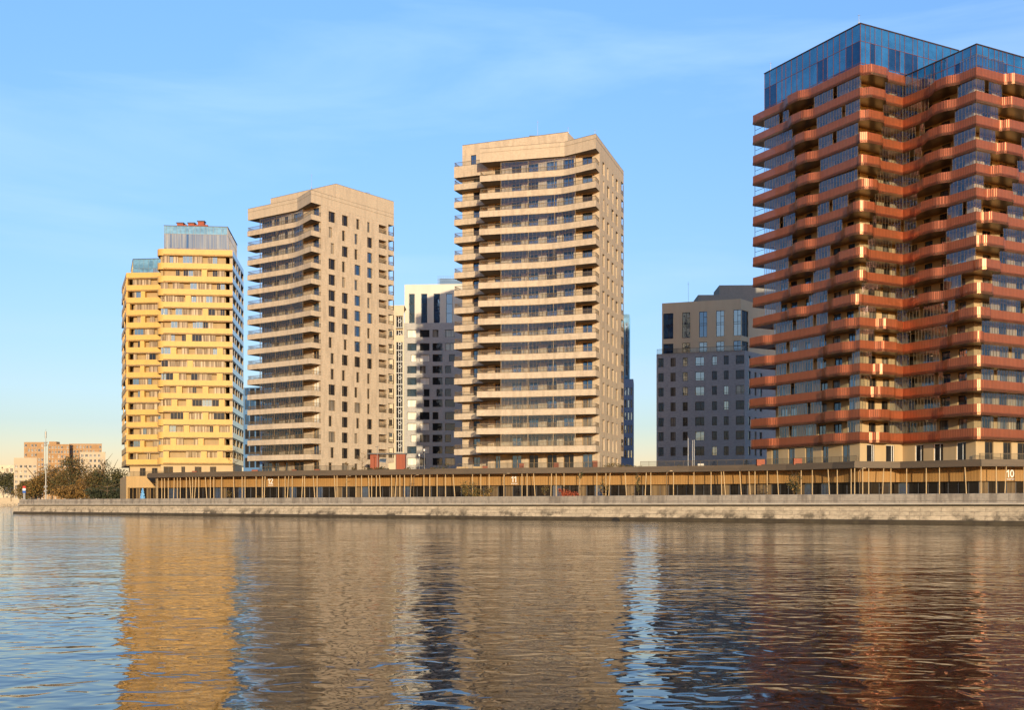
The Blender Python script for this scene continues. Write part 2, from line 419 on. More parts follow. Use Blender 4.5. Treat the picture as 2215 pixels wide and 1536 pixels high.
# ================================================================== CAMERA, LIGHT, SKY
cam = bpy.data.cameras.new('camera'); co = bpy.data.objects.new('camera', cam); COL.objects.link(co); S.camera = co
co.location = (0, 0, CZ); co.rotation_euler = (math.radians(90), 0, 0)
cam.sensor_width = 36; cam.lens = 36 * F / 2215; cam.shift_y = (HY - 768) / 2215; cam.clip_end = 20000; cam.clip_start = .5
SUN_AZ, SUN_EL = math.radians(10), math.radians(9.5)      # measured from straight behind the camera, to the right
sd = Vector((math.sin(SUN_AZ) * math.cos(SUN_EL), -math.cos(SUN_AZ) * math.cos(SUN_EL), math.sin(SUN_EL)))
sun = bpy.data.lights.new('sun', 'SUN'); so = bpy.data.objects.new('sun', sun); COL.objects.link(so)
sun.energy = 2.75; sun.angle = math.radians(.5); sun.color = (1, .825, .555)
so.rotation_euler = sd.to_track_quat('Z', 'Y').to_euler()
w = bpy.data.worlds.new('World'); S.world = w; w.use_nodes = True
nt = w.node_tree; nt.nodes.clear()
wo = nt.nodes.new('ShaderNodeOutputWorld'); bg = nt.nodes.new('ShaderNodeBackground'); nt.links.new(bg.outputs[0], wo.inputs[0])
sky = nt.nodes.new('ShaderNodeTexSky'); sky.sky_type = 'NISHITA'; sky.sun_disc = False
sky.sun_elevation = SUN_EL; sky.sun_rotation = math.pi - SUN_AZ
sky.air_density = 1.0; sky.dust_density = .6; sky.ozone_density = 2.0; sky.altitude = 100
hs = nt.nodes.new('ShaderNodeHueSaturation'); hs.inputs['Saturation'].default_value = 1.14; hs.inputs['Value'].default_value = 1; hs.inputs['Hue'].default_value = .505
nt.links.new(sky.outputs[0], hs.inputs['Color'])
tc = nt.nodes.new('ShaderNodeTexCoord')
# thin cirrus: streaks high in the sky
mp = nt.nodes.new('ShaderNodeMapping'); mp.inputs['Rotation'].default_value = (0, math.radians(-24), 0); mp.inputs['Scale'].default_value = (1.1, 1.0, 6.5)
nt.links.new(tc.outputs['Generated'], mp.inputs['Vector'])
cn = noise(nt, mp.outputs[0], 2.1, 6, .55); cn.inputs['Distortion'].default_value = .5
cf = ramp(nt, cn.outputs['Fac'], .48, .75)
cm = nt.nodes.new('ShaderNodeMath'); cm.operation = 'MULTIPLY'; cm.inputs[1].default_value = .17; nt.links.new(cf, cm.inputs[0])
cc = mixc(nt, cm.outputs[0], hs.outputs[0], (4.2, 5.0, 5.8))
sx = nt.nodes.new('ShaderNodeSeparateXYZ'); nt.links.new(tc.outputs['Generated'], sx.inputs[0])
cr = nt.nodes.new('ShaderNodeValToRGB'); nt.links.new(sx.outputs['Z'], cr.inputs[0])
for k, (p_, c_) in enumerate(((0, (.74, .50, .52)), (.07, (.52, .485, .57)), (.42, (.95, .98, 1.06)))):
    e_ = cr.color_ramp.elements[k] if k < 2 else cr.color_ramp.elements.new(p_)
    e_.position = p_; e_.color = (*c_, 1)
cc = mixc(nt, 1.0, cc, cr.outputs[0], 'MULTIPLY')
nt.links.new(cc, bg.inputs['Color']); bg.inputs['Strength'].default_value = .15
S.view_settings.view_transform = 'Standard'; S.view_settings.look = 'None'; S.view_settings.exposure = 1.0; S.view_settings.gamma = 1
S.cycles.max_bounces = 8; S.cycles.transparent_max_bounces = 16; S.cycles.caustics_reflective = False; S.cycles.caustics_refractive = False

# ================================================================== WATER, GROUND
m, nt, out = newmat('river_water'); M['water'] = m
b = bsdf(nt, out, .03, 0, .5); b.inputs['Base Color'].default_value = (.012, .010, .006, 1); b.inputs['IOR'].default_value = 1.33
geo = nt.nodes.new('ShaderNodeNewGeometry')
v1 = mapping(nt, geo.outputs['Position'], (.8, 1, 1))
n1 = noise(nt, v1, .5, 1, .5); n2 = noise(nt, v1, 2.3, 1, .5); n3 = noise(nt, v1, .11, 1, .5); n4 = noise(nt, geo.outputs['Position'], .045, 2, .5)
for q in (n1, n2): q.inputs['Distortion'].default_value = .6
def mad(a, k, c=None):
    q = nt.nodes.new('ShaderNodeMath'); q.operation = 'MULTIPLY_ADD'; q.inputs[1].default_value = k
    nt.links.new(a, q.inputs[0])
    if c is None: q.inputs[2].default_value = 0
    else: nt.links.new(c, q.inputs[2])
    return q.outputs[0]
gust = nt.nodes.new('ShaderNodeMath'); gust.operation = 'MULTIPLY'
nt.links.new(mad(n2.outputs['Fac'], .036), gust.inputs[0]); gr = nt.nodes.new('ShaderNodeMapRange')
for k, v in ((1, .35), (2, .65), (3, .55), (4, 1.25)): gr.inputs[k].default_value = v
nt.links.new(n4.outputs['Fac'], gr.inputs[0]); nt.links.new(gr.outputs[0], gust.inputs[1])
hgt = mad(n1.outputs['Fac'], .065, mad(n3.outputs['Fac'], .16, gust.outputs[0]))
bp = nt.nodes.new('ShaderNodeBump'); bp.inputs['Strength'].default_value = 1; bp.inputs['Distance'].default_value = 1
nt.links.new(hgt, bp.inputs['Height']); nt.links.new(bp.outputs[0], b.inputs['Normal'])
mb = MB(); mb.face([(-6000, -300, 0), (6000, -300, 0), (6000, 9000, 0), (-6000, 9000, 0)])
struct('water', mb, M['water'])

WL = P(29, 238); WR = (100, 80.0)                  # ends of the embankment wall at the waterline
WU = unit(sub2(WR, WL)); WLEN = ln(sub2(WR, WL))
BAYU = unit((-.42, 1))
mb = MB()
lp = [add(WL, inward(WU), 1.0), add(WR, inward(WU), 1.0), (1500, 80), (6000, 9000), P(58, 8000), P(62, 900), add(add(WL, inward(WU), 1.5), (1, 0), 3)]
mb.prism(lp, -.5, 2.35, 0)
struct('promenade_ground', mb, M['paving'])
mb = MB(); mb.prism([P(-900, 905), P(56, 905), P(56, 7500), P(-2500, 7500)], -.5, 2.6, 0)
struct('far_shore_ground', mb, M['earth'])

# ---- embankment wall
zt0, zt1 = 3.12, 3.5; TE = 1.5 / WLEN
ew = thing('embankment_wall', 'long pale stone embankment wall with granite parapet rising from the water', 'wall', (*at([WL, WR], 100), 0))
def lerp_quad(mb, o0, z0a, z0b, o1, z1a, z1b, n=40, mi=0, t0=0):
    for k in range(n):
        ta, tb = t0 + (1 - t0) * k / n, t0 + (1 - t0) * (k + 1) / n; g = inward(WU)
        def q(t, o, za, zb):
            p = add(add(WL, WU, t * WLEN), g, o); return (p[0], p[1], za + (zb - za) * t)
        mb.face([q(ta, o0, z0a, z0b), q(tb, o0, z0a, z0b), q(tb, o1, z1a, z1b), q(ta, o1, z1a, z1b)], mi)
mb = MB()
lerp_quad(mb, 0, .45, .45, .42, zt0 - 1.42, zt1 - 1.42, t0=TE)                  # battered face
a = WL; bq = add(add(WL, inward(WU), .42), WU, TE * WLEN); cq = add(bq, BAYU, 40)
mb.face([(a[0], a[1], .45), (bq[0], bq[1], zt0 - 1.42), (cq[0], cq[1], zt0 - 1.42), (*add(a, BAYU, 40), .45)])
q = add(WL, WU, TE * WLEN); mb.face([(a[0], a[1], .45), (q[0], q[1], .45), (bq[0], bq[1], zt0 - 1.42)])
part('wall_face', mb, M['stone'], ew)
mb = MB()
lerp_quad(mb, -.12, -.4, -.4, -.10, .3, .3); lerp_quad(mb, -.10, .3, .3, .03, .455, .455)
part('waterline_footing', mb, M['algae_and_groove'], ew)
mb = MB()
lerp_quad(mb, .42, zt0 - 1.42, zt1 - 1.42, .60, zt0 - 1.40, zt1 - 1.40, t0=TE); lerp_quad(mb, .60, zt0 - 1.40, zt1 - 1.40, .60, zt0 - 1.2, zt1 - 1.2, t0=TE)
part('dark_groove', mb, M['algae_and_groove'], ew)  # groove strip set to the same dark stone colour as the footing
mb = MB()
lerp_quad(mb, .60, zt0 - 1.2, zt1 - 1.2, .24, zt0 - 1.2, zt1 - 1.2, t0=TE)
lerp_quad(mb, .24, zt0 - 1.2, zt1 - 1.2, .24, zt0 - 1.04, zt1 - 1.04, t0=TE); lerp_quad(mb, .24, zt0 - 1.04, zt1 - 1.04, .5, zt0 - 1.0, zt1 - 1.0, t0=TE)
part('cornice', mb, M['cornice'], ew)
mb = MB()
lerp_quad(mb, .5, zt0 - 1.0, zt1 - 1.0, .5, zt0 - .03, zt1 - .03, t0=TE); lerp_quad(mb, .5, zt0 - .03, zt1 - .03, .53, zt0, zt1, t0=TE)
lerp_quad(mb, .53, zt0, zt1, 1.0, zt0, zt1, t0=TE); lerp_quad(mb, 1.0, zt0, zt1, 1.0, zt0 - .8, zt1 - .8, t0=TE)
a = add(add(WL, inward(WU), .5), WU, TE * WLEN); cq = add(a, BAYU, 40)
mb.wallq(cq, a, zt0 - 1.42, zt0)
part('parapet', mb, M['parapet'], ew)
t = upx(WL, WU, 1335); o = add(WL, WU, t)
mb = MB()
o = add(o, inward(WU), -.30)
mb.tube((o[0], o[1], -.12), (*add(o, inward(WU), .5), -.12), .5, .5, 16)
mb.tube((*add(o, inward(WU), -.05), -.12), (*add(o, inward(WU), .1), -.12), .58, .58, 16)
solo('outfall_pipe', mb, M['rubber'], 'round black drain outfall at the foot of the embankment wall', 'drain', (o[0], o[1], 0))

# ================================================================== PODIUM WITH CANOPY
CAN = [P(px, 5.2 * F / (HY - y)) for px, y in ((318, 1034.2), (400, 1032.6), (520, 1031), (650, 1029.6), (780, 1028.3), (900, 1027), (1015, 1025.7), (1130, 1024.6), (1260, 1023.6), (1380, 1022.5),
       (1490, 1021.2), (1600, 1019.4), (1700, 1017.4), (1800, 1014.6), (1848, 1012.6), (1947, 1013.3), (2123, 1009), (2290, 1010), (2500, 1012))]
pod = thing('podium_pavilion', 'long low podium with timber band, dark shop glass and thin leaning posts', 'pavilion', (*at(CAN, 90), 2.35))
mb = MB(); back = [P(2700, 330), P(1500, 345), P(700, 345), P(330, 300)]
mb.prism(CAN + back, 7.62, 8.42, 0)
mb.band([add(p, (0, 0)) for p in offset(CAN, .25)], 8.424, 8.62, .5, 0)
part('roof', mb, [M['fascia']], pod)
WB = offset(CAN, 2.6)
mb = MB(); mb.band(WB, 5.55, 7.616, .3, 0); part('timber_band', mb, M['wood'], pod)
mb = MB(); GL = offset(CAN, 3.3)
glazing(mb, GL, 2.36, 5.545, 1.5, .09, lambda k, n: RND.choice([0, 0, 0, 0, 1, 0, 0, 3, 0, 0, 1, 2]), 4, top=True)
part('shop_glazing', mb, [M['shopglass'], M['shopwarm'], M['glass_blue'], M['glass_dark'], M['greydark']], pod)
mb = MB()
for k in range(0, len(GL) - 1):
    for q in range(2): mb.wallq(add(GL[k], inward(unit(sub2(GL[k + 1], GL[k]))), .5), add(GL[k + 1], inward(unit(sub2(GL[k + 1], GL[k]))), .5), 2.36, 5.5)
    break
POSTS = [(338, 338), (341, 341), (350, 350), (356, 356), (364, 364), (377, 375), (383.5, 383.5), (390, 390), (403, 403), (410, 414), (416.5, 416.5), (424, 420), (430, 430), (444, 448), (455, 455), (462.5, 462.5),
 (479.5, 479.5), (505, 507), (523.7, 523.7), (530, 530), (554, 554), (567.7, 567.7), (573.5, 571), (602.5, 602.5), (616.7, 616.7), (624.5, 621), (632, 632), (655, 652), (659, 659), (677.5, 681.5), (686, 686),
 (723, 726), (729, 729), (750, 750), (770, 770), (782, 782), (797, 799), (804, 804), (814, 814), (821, 823.5), (847, 847), (858, 853.5), (865, 865), (875, 875), (890, 887), (917, 917), (929.7, 929.7), (945.5, 945.5),
 (963.5, 963.5), (980, 985), (1022, 1022), (1040, 1040), (1058, 1058), (1090, 1090), (1129, 1129), (1140, 1140), (1154, 1158.5), (1193, 1191), (1203, 1203), (1220, 1220), (1254, 1254), (1291, 1291), (1310.6, 1310.6),
 (1320, 1316), (1352, 1356), (1398, 1394.5), (1407.7, 1407.7), (1456.7, 1456.7), (1501, 1501), (1538, 1538), (1560, 1561.5), (1565, 1570.5), (1600, 1604.5), (1620, 1623.5), (1633, 1633), (1659.5, 1659.5), (1681, 1685),
 (1733, 1733), (1757, 1757), (1791, 1795), (1811, 1811), (1841, 1841), (1848.7, 1848.7), (1866, 1866), (1879, 1879), (1911.5, 1908), (1927, 1927), (1961, 1961), (2003.5, 2003.5), (2032, 2032), (2087, 2091.5),
 (2122, 2122), (2155, 2155), (2176.5, 2172.5), (2215, 2215)]
PL = offset(CAN, .35)
PL[0] = add(PL[0], (1.0, 0))
for a, b_ in POSTS:
    for p, q in zip(PL, PL[1:]):
        u = unit(sub2(q, p)); ta = upx(p, u, a)
        if -.05 <= ta <= ln(sub2(q, p)) + .05:
            tb = upx(p, u, b_); mb = MB(); A = add(p, u, ta); B_ = add(p, u, tb)
            mb.tube((A[0], A[1], 7.61), (B_[0], B_[1], 2.36), .07, .08, 8)
            part('post', mb, M['post'], pod); break
# numbers on the timber band
def text_mesh(txt, size):
    cu = bpy.data.curves.new('t', 'FONT'); cu.body = txt; cu.size = size; cu.extrude = .02; cu.align_x = 'CENTER'
    ob = bpy.data.objects.new('t', cu); COL.objects.link(ob)
    dg = bpy.context.evaluated_depsgraph_get(); me = bpy.data.meshes.new_from_object(ob.evaluated_get(dg))
    bpy.data.objects.remove(ob); return me
STROKES = {'1': [(.02, .74), (.26, .98), (.26, 0)], '2': [(.03, .72), (.07, .88), (.18, .97), (.31, .98), (.44, .91), (.49, .76), (.45, .6), (.3, .4), (.05, .08), (.04, .06), (.52, .06)],
           '0': [(.27 + .24 * math.sin(math.pi * k / 10), .5 + .47 * math.cos(math.pi * k / 10)) for k in range(21)]}
def digits(txt, hgt, wd):
    mb = MB(); x = 0
    adv = [(.54 if c == '1' else .66) for c in txt]; x = -sum(adv) / 2
    for c, a in zip(txt, adv):
        p = STROKES[c]
        for k in range(len(p) - 1):
            (ax, az), (bx, bz) = p[k], p[k + 1]; ax, az, bx, bz = [q * hgt for q in (ax + x, az, bx + x, bz)]
            l = math.hypot(bx - ax, bz - az); dx, dz = (bx - ax) / l, (bz - az) / l; e = wd * .3; nx, nz = -dz * wd / 2, dx * wd / 2
            y0 = -.03 - .0015 * (k % 5)
            q = [(ax - dx * e + nx, az - dz * e + nz), (ax - dx * e - nx, az - dz * e - nz), (bx + dx * e - nx, bz + dz * e - nz), (bx + dx * e + nx, bz + dz * e + nz)]
            mb.face([(u_, y0, v_) for u_, v_ in q])
            for j in range(4): mb.face([(q[j][0], y0, q[j][1]), (q[j - 1][0], y0, q[j - 1][1]), (q[j - 1][0], .03, q[j - 1][1]), (q[j][0], .03, q[j][1])])
        x += a
    return mb.mesh('house_number', [M['white']])
def sign(txt, px):
    for p, q in zip(WB, WB[1:]):
        u = unit(sub2(q, p)); t = upx(p, u, px)
        if 0 <= t <= ln(sub2(q, p)):
            o = add(add(p, u, t), inward(u), -.05); bs = BASE[pod.name]; rz = math.atan2(u[1], u[0])
            ob = bpy.data.objects.new('house_number', digits(txt, 1.02, .15)); COL.objects.link(ob); ob.parent = pod
            ob.location = (o[0] - bs[0], o[1] - bs[1], 6.14 - bs[2]); ob.rotation_euler = (0, 0, rz)
            me = text_mesh('корпус', .36); me.materials.clear(); me.materials.append(M['white'])
            ob = bpy.data.objects.new('number_caption', me); COL.objects.link(ob); ob.parent = pod
            ob.location = (o[0] - bs[0], o[1] - bs[1], 5.74 - bs[2]); ob.rotation_euler = (math.pi / 2, 0, rz)
            break
sign('12', 586); sign('11', 1113); sign('10', 2185.5)
# glass railing round the terrace on the roof, in runs
for a, b_ in ((560, 770), (990, 1300), (1385, 1640), (1640, 1858), (2118, 2400)):
    pts = clip_px(offset(CAN, 1.6), a, b_)
    mb = MB(); glazing(mb, pts, 8.425, 9.55, 1.6, .04, 0, 1, top=True)
    part('glass_balustrade', mb, [M['clear_grey'], M['bronze']], pod)

# ================================================================== BEIGE TOWERS
ZR = [65.5 - 3.5 * i for i in range(16)]
def loggia_tower(name, label, K, uR, LR, front, roofpts, innerL, inner_dep, wins, glass_px, rcols, open_px, cw, seed, extra=None):
    """K: front corner; uR: direction of the right face; front(t): left end and bend of the balcony edge, t=0 top .. 1 bottom"""
    r = random.Random(seed)
    o = thing(name, label, 'tower block', (K[0], K[1], 8.42)); W = Windows(o)
    Kw = add(K, uR, inner_dep); E = add(K, uR, LR); wR = inward(uR)
    E1 = add(K, uR, upx(K, uR, open_px)); ow = 4.0
    IL = innerL                                                     # left end of the wall behind the balconies
    uI = unit(sub2(Kw, IL))
    backR = add(E, wR, 20); backL = add(IL, inward(uI), 20)
    mb = MB(); holes = []
    for i in range(-1, 16):
        zf = (ZR[i] - .85) if i >= 0 else 0
        if i < 0: continue
        for a, b in wins:
            ua, ub = upx(IL, uI, a), upx(IL, uI, b)
            holes.append((ua, ub, zf + .02, zf + 3.0))
            pm = r.choice(['glass_blue', 'glass_blue', 'glass_dark', 'glass_sky'] if i < 9 else ['glass_dark', 'glass_blue', 'glass_curtain', 'glass_blue'] if not (10 <= i <= 13 and a > wins[-1][0] - 1 and uR[0] > .5) else ['glass_glare'])
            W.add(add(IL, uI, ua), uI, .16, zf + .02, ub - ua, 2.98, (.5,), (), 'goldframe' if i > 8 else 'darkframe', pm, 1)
    for a, b in wins:                                               # ground storey
        ua, ub = upx(IL, uI, a), upx(IL, uI, b); holes.append((ua, ub, 8.45, 11.6))
        W.add(add(IL, uI, ua), uI, .2, 8.45, ub - ua, 3.15, (.55,), (), 'goldframe', r.choice(['glass_dark', 'glass_blue']), 3)
    mb.wall(IL, Kw, 8.43, 68.04, holes, .3)
    # right face
    holes = []; Lw = ln(sub2(E1, Kw)); LE = LR
    for ci, (pa, pb, kind) in enumerate(rcols):
        ua, ub = upx(Kw, uR, pa), upx(Kw, uR, pb)
        for i in range(0, 17):
            zf = (ZR[i] if i < 16 else 9.6) - .85 + (0 if i < 16 else .0)
            if kind == 'w':
                nar = r.random() < .42; wd = (ub - ua) * (.52 if nar else 1); sh = r.choice([0, 0, .5]) * ((ub - ua) - wd) * 1.2
                z0 = zf + .22; h = 2.35
                holes.append((ua + sh, ua + sh + wd, z0, z0 + h))
                W.add(add(Kw, uR, ua + sh), uR, .3, z0, wd, h, (.36,) if not nar else (.5,), ((0, .36 if not nar else .5, .24),), 'bronze',
                      r.choice(['glass_dark', 'glass_dark', 'glass_dark', 'glass_curtain'] if (ci < 2 or i > 8) else ['glass_blue', 'glass_blue', 'glass_blue', 'glass_dark']), 2)
            elif i < 16:
                holes.append((ua, ub, ZR[i] - .0, ZR[i] + 1.9))
    mb.wall(Kw, E1, 8.43, 68.04, holes, .42)
    mb.wallq(E1, add(E1, wR, ow), 8.43, 68.04); q = add(add(E1, wR, ow), uR, LR - ln(sub2(E1, K)))
    mb.wallq(add(E1, wR, ow), q, 8.43, 68.04); mb.wallq(q, backR, 8.43, 68.04)
    mb.wallq(backR, backL, 8.43, 68.04); mb.wallq(backL, IL, 8.43, 68.04)
    wall = part('wall', mb, M['beige_brick'], o)
    # recessed loggias in the right face: back wall, floor band with railing
    for (pa, pb, kind) in rcols:
        if kind != 'l': continue
        ua, ub = upx(Kw, uR, pa), upx(Kw, uR, pb)
        for i in range(16):
            mb = MB(); p = add(add(Kw, uR, ua), wR, 1.3)
            mb.wallq(p, add(p, uR, ub - ua), ZR[i], ZR[i] + 1.9, 0)
            for s_ in (0, ub - ua):
                q = add(add(Kw, uR, ua + s_), wR, .42); q2 = add(q, wR, .88)
                mb.wallq(q, q2, ZR[i], ZR[i] + 1.9, 0)
            q = add(Kw, uR, ua); c4 = [add(q, wR, .42), add(q, uR, ub - ua), None, None]
            a4 = add(q, wR, .42); b4 = add(a4, uR, ub - ua); d4 = add(a4, wR, .88); c5 = add(b4, wR, .88)
            for zz in (ZR[i], ZR[i] + 1.9): mb.face([(*t_, zz) for t_ in (a4, b4, c5, d4)], 0)
            mb.wallq(add(p, (uR[0] * .2 - wR[0] * .02, uR[1] * .2 - wR[1] * .02)), add(p, (uR[0] * 1.4 - wR[0] * .02, uR[1] * 1.4 - wR[1] * .02)), ZR[i] + .1, ZR[i] + 1.7, 1)
            lo = part('loggia', mb, [M['soffit'], M['glass_blue']], o)
            mr = MB(); railing(mr, [add(add(Kw, uR, ua), wR, .12), add(add(Kw, uR, ub), wR, .12)], ZR[i], .85, .16, .05)
            part('railing', mr, M['bronze'], lo)
    # open corner balconies at the far end of the right face
    for i in range(16):
        mb = MB(); a = add(E1, uR, .0); l = LR - ln(sub2(E1, K))
        poly = [a, add(a, uR, l), add(add(a, uR, l), wR, ow), add(a, wR, ow)]
        mb.prism(poly, ZR[i] - 1.12, ZR[i] - .8); pts = [a, add(a, uR, l), add(add(a, uR, l), wR, ow)]
        mb.band(pts, ZR[i] - .8, ZR[i], .2)
        bo = part('corner_balcony', mb, M['beige_brick'], o)
        mr = MB(); railing(mr, pts, ZR[i], .85, .2, .04); mr.box(add(a, uR, l * .93), uR, .16, .16, ZR[i], ZR[i] + 2.38); mr.box(add(a, uR, l * .12), uR, .12, .12, ZR[i], ZR[i] + 2.38)
        part('railing', mr, M['bronze'], bo)
    # balconies
    for i in range(16):
        Nn, Mm, bow = front(i / 15); z = ZR[i]
        u1 = unit(sub2(Mm, Nn)); u2 = unit(sub2(K, Mm)); k1 = add(Mm, u1, -1.4); k2 = add(Mm, u2, 1.4)
        edge = [Nn, k1, tuple((k1[j] + 2 * Mm[j] + k2[j]) / 4 for j in (0, 1)), k2, K, add(K, uR, inner_dep + .02)]
        ret = add(Nn, inward(u1), max(1.0, dot(sub2(IL, Nn), inward(u1)) + .05))
        full = [ret] + edge
        mb = MB(); poly = full + [add(Kw, wR, .3), add(IL, inward(uI), .3)]
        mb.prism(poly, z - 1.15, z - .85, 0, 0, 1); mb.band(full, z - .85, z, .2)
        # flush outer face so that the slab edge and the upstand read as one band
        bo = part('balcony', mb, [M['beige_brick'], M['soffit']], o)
        mr = MB(); railing(mr, offset(full, .06), z, .85, .2, .035); part('railing', mr, M['bronze'], bo)
        g = clip_px(offset(edge[:-1], .28), *glass_px)
        mg = MB(); glazing(mg, g, z + .0, z + 2.34, .75, .035, 0, 1)
        L = cum(g)[-1]
        for fr in (0, .36, .7, 1):
            q = at(g, min(L - .12, fr * L)); mg.box(add(q, inward(u1), -.02), u1, .12, .12, z, z + 2.34, 1)
        part('glass_screen', mg, [M['clear'], M['bronze']], bo)
    # roof parapet storey
    Nn, Mm = roofpts
    mb = MB(); mb.prism([Nn, Mm, K, E, backR, backL], 68.05, 70.7, 0, 0, 1)
    part('parapet', mb, [M['beige_panel'], M['soffit']], o)
    mb = MB(); mb.band([Nn, Mm, K, E], 70.7, 70.78, .35); mb.band(offset([Nn, Mm, K, E], -.03), 69.9, 69.94, .02)
    part('coping', mb, M['bronze'], o)
    if extra: extra(o, W, dict(K=K, E=E, uR=uR, wR=wR, backR=backR, backL=backL, IL=IL, r=r))
    W.flush(); return o
def antenna(px, D, z0, h, lab, r=.035):
    x, y = P(px, D); mb = MB(); mb.tube((x, y, z0), (x, y, z0 + h), r, r * .6, 5); mb.box((x - .12, y - .12), (1, 0), .24, .24, z0, z0 + .15)
    mb.tube((x - .2, y, z0 + h * .9), (x + .2, y, z0 + h * .9), r * .7, r * .7, 4)
    solo('antenna', mb, M['steel'], lab, 'antenna', (x, y, z0), 'antennas on the roofs')

# ---- left beige tower
K2 = P(673, 237); uR2 = unit((.784, 1)); LR2 = upx(K2, uR2, 852)
def front2(t):
    px = 643 - 60 * t; return P(535, 252.4 - 6.0 * t), P(px, 243.6 - 1.6 * t), 0
def extra2(o, W, d):
    t0 = upx(K2, uR2, 727); a = add(K2, uR2, t0); mb = MB(); uF = unit((-1.45, 1))
    b1 = add(a, uF, 21); mb.prism([add(a, d['wR'], .0), d['E'], add(d['E'], d['wR'], 19), b1], 70.7, 73.75)
    part('penthouse', mb, M['beige_panel'], o)
    mb = MB(); mb.band([b1, a, d['E']], 73.75, 73.83, .3); part('coping', mb, M['bronze'], o)
    mb = MB(); q = P(793, 254); mb.tube((q[0] - .8, q[1], 73.7), (q[0] - .6, q[1], 75), .06, .06, 6); mb.tube((q[0] - .6, q[1], 75), (q[0] + .6, q[1], 75.0), .06, .06, 6); mb.tube((q[0] + .6, q[1], 75), (q[0] + .8, q[1], 73.7), .06, .06, 6)
    part('ladder_hoop', mb, M['steel'], o)
z3 = lambda x: 520 + .2279 * x
loggia_tower('beige_tower', 'left of two beige brick towers, its tall windowed side wall facing right', K2, uR2, LR2, front2, (P(536, 252.4), P(643, 243.6)),
             add(P(562, 251.5), (0.2, 1.6)), 2.9, [(z3(a), z3(b)) for a, b in ((205, 300), (318, 365), (418, 452), (505, 600), (690, 745))], (562, 655),
             [(711, 726, 'w'), (740, 753.5, 'w'), (767, 780.5, 'w'), (794.5, 806, 'w'), (819.5, 837, 'l')], 840, .8, 3, extra2)
antenna(674, 246, 73.7, 3.2, 'thin antenna on the left beige tower roof, behind its low front parapet', .03)

# ---- right beige tower
K3 = P(1289, 201); uR3 = unit((.329, 1)); LR3 = upx(K3, uR3, 1349)
def front3(t):
    px = 1221 - 104 * t; return P(1038 - 8 * t, 209.5 - 4.4 * t), P(px, 205.5 - 1.2 * t), 0
def extra3(o, W, d):
    r = d['r']; uW = unit((2.6, -1)); A = P(1000, 216.8); inn = inward(uW)
    tB = upx(A, uW, 1228); B = add(A, uW, tB); tS = upx(A, uW, 1075)
    holes = []
    for i in range(17):
        zf = ZR[i] - .85 if i < 16 else 8.45
        ua, ub = upx(A, uW, 1024), upx(A, uW, 1038)
        holes.append((ua, ub, zf + .02, zf + 3.0)); W.add(add(A, uW, ua), uW, .16, zf + .02, ub - ua, 2.98, (.5,), (), 'darkframe', r.choice(['glass_dark', 'glass_blue']), 1)
    ua, ub = upx(A, uW, 1018.5), upx(A, uW, 1030)
    holes.append((ua, ub, 68.3, 71.6)); W.add(add(A, uW, ua), uW, .1, 68.3, ub - ua, 3.3, (.5,), ((.5, 1, .4),), 'darkframe', 'glass_blue', 4)
    mb = MB(); mb.wall(A, add(A, uW, tS), 8.43, 73.75, holes, .25); q = add(A, inn, 16)
    mb.wallq(q, A, 8.43, 73.75); mb.wallq(add(A, inn, 16), add(B, inn, 16), 60, 73.75)
    mb.wallq(add(A, uW, tS), B, 70.71, 73.75); mb.wallq(B, add(B, inn, 16), 70.71, 73.75)
    mb.face([(*p, 73.75) for p in (A, B, add(B, inn, 16), q)])
    part('wing_wall', mb, M['beige_brick'], o)
    mb = MB(); mb.band([A, B], 73.75, 73.85, .3); part('coping', mb, M['bronze'], o)
    for i in range(-1, 16):
        z = ZR[i] if i >= 0 else 69.0; th = 1.15 if i >= 0 else 2.2
        a = add(A, uW, upx(A, uW, 1000.5)); a0 = add(add(A, uW, upx(A, uW, 991)), inn, -2.0); e0 = add(add(A, uW, tS), inn, -2.0)
        pts = [add(a0, inn, 3), a0, e0]
        mb = MB(); mb.prism([add(a0, inn, 3), a0, e0, add(e0, inn, 1.95), add(A, inn, -.02), add(A, inn, 3)], z - th, z - .85, 0, 0, 1); mb.band(pts, z - .85, z, .2)
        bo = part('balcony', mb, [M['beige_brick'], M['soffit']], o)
        mr = MB(); railing(mr, offset(pts, .06), z, .85, .2, .035); part('railing', mr, M['bronze'], bo)
    q = P(1145, 213); mb = MB(); mb.box(q, (1, 0), 1.4, 1, 73.7, 74.5); mb.box(add(q, (1.6, .3)), (1, 0), .5, .5, 73.7, 74.2); part('roof_unit', mb, M['greydark'], o)
z5 = lambda x: 970 + .2604 * x
loggia_tower('beige_tower', 'right of two beige brick towers, wide balcony front and recessed left wing', K3, uR3, LR3, front3, (P(1038, 209.5), P(1221, 205.5)),
             add(P(1044, 209.5), (.9, 3.4)), 2.9, [(z5(a), z5(b)) for a, b in ((385, 430), (525, 605), (665, 745), (815, 900), (955, 1040), (1112, 1195))], (1083, 1245),
             [(1303.5, 1308, 'w'), (1313.5, 1318.5, 'w'), (1323, 1328, 'w'), (1332, 1337, 'w')], 1343.5, .8, 5, extra3)
antenna(1163, 212, 73.8, 3.3, 'thin antenna on the right beige tower, beside the roof unit', .03)
antenna(1229, 209.5, 73.8, 1.1, 'short antenna on the right end of the right beige tower penthouse', .03)
antenna(1287, 203, 70.7, 1.5, 'short antenna on the front corner of the right beige tower', .03)

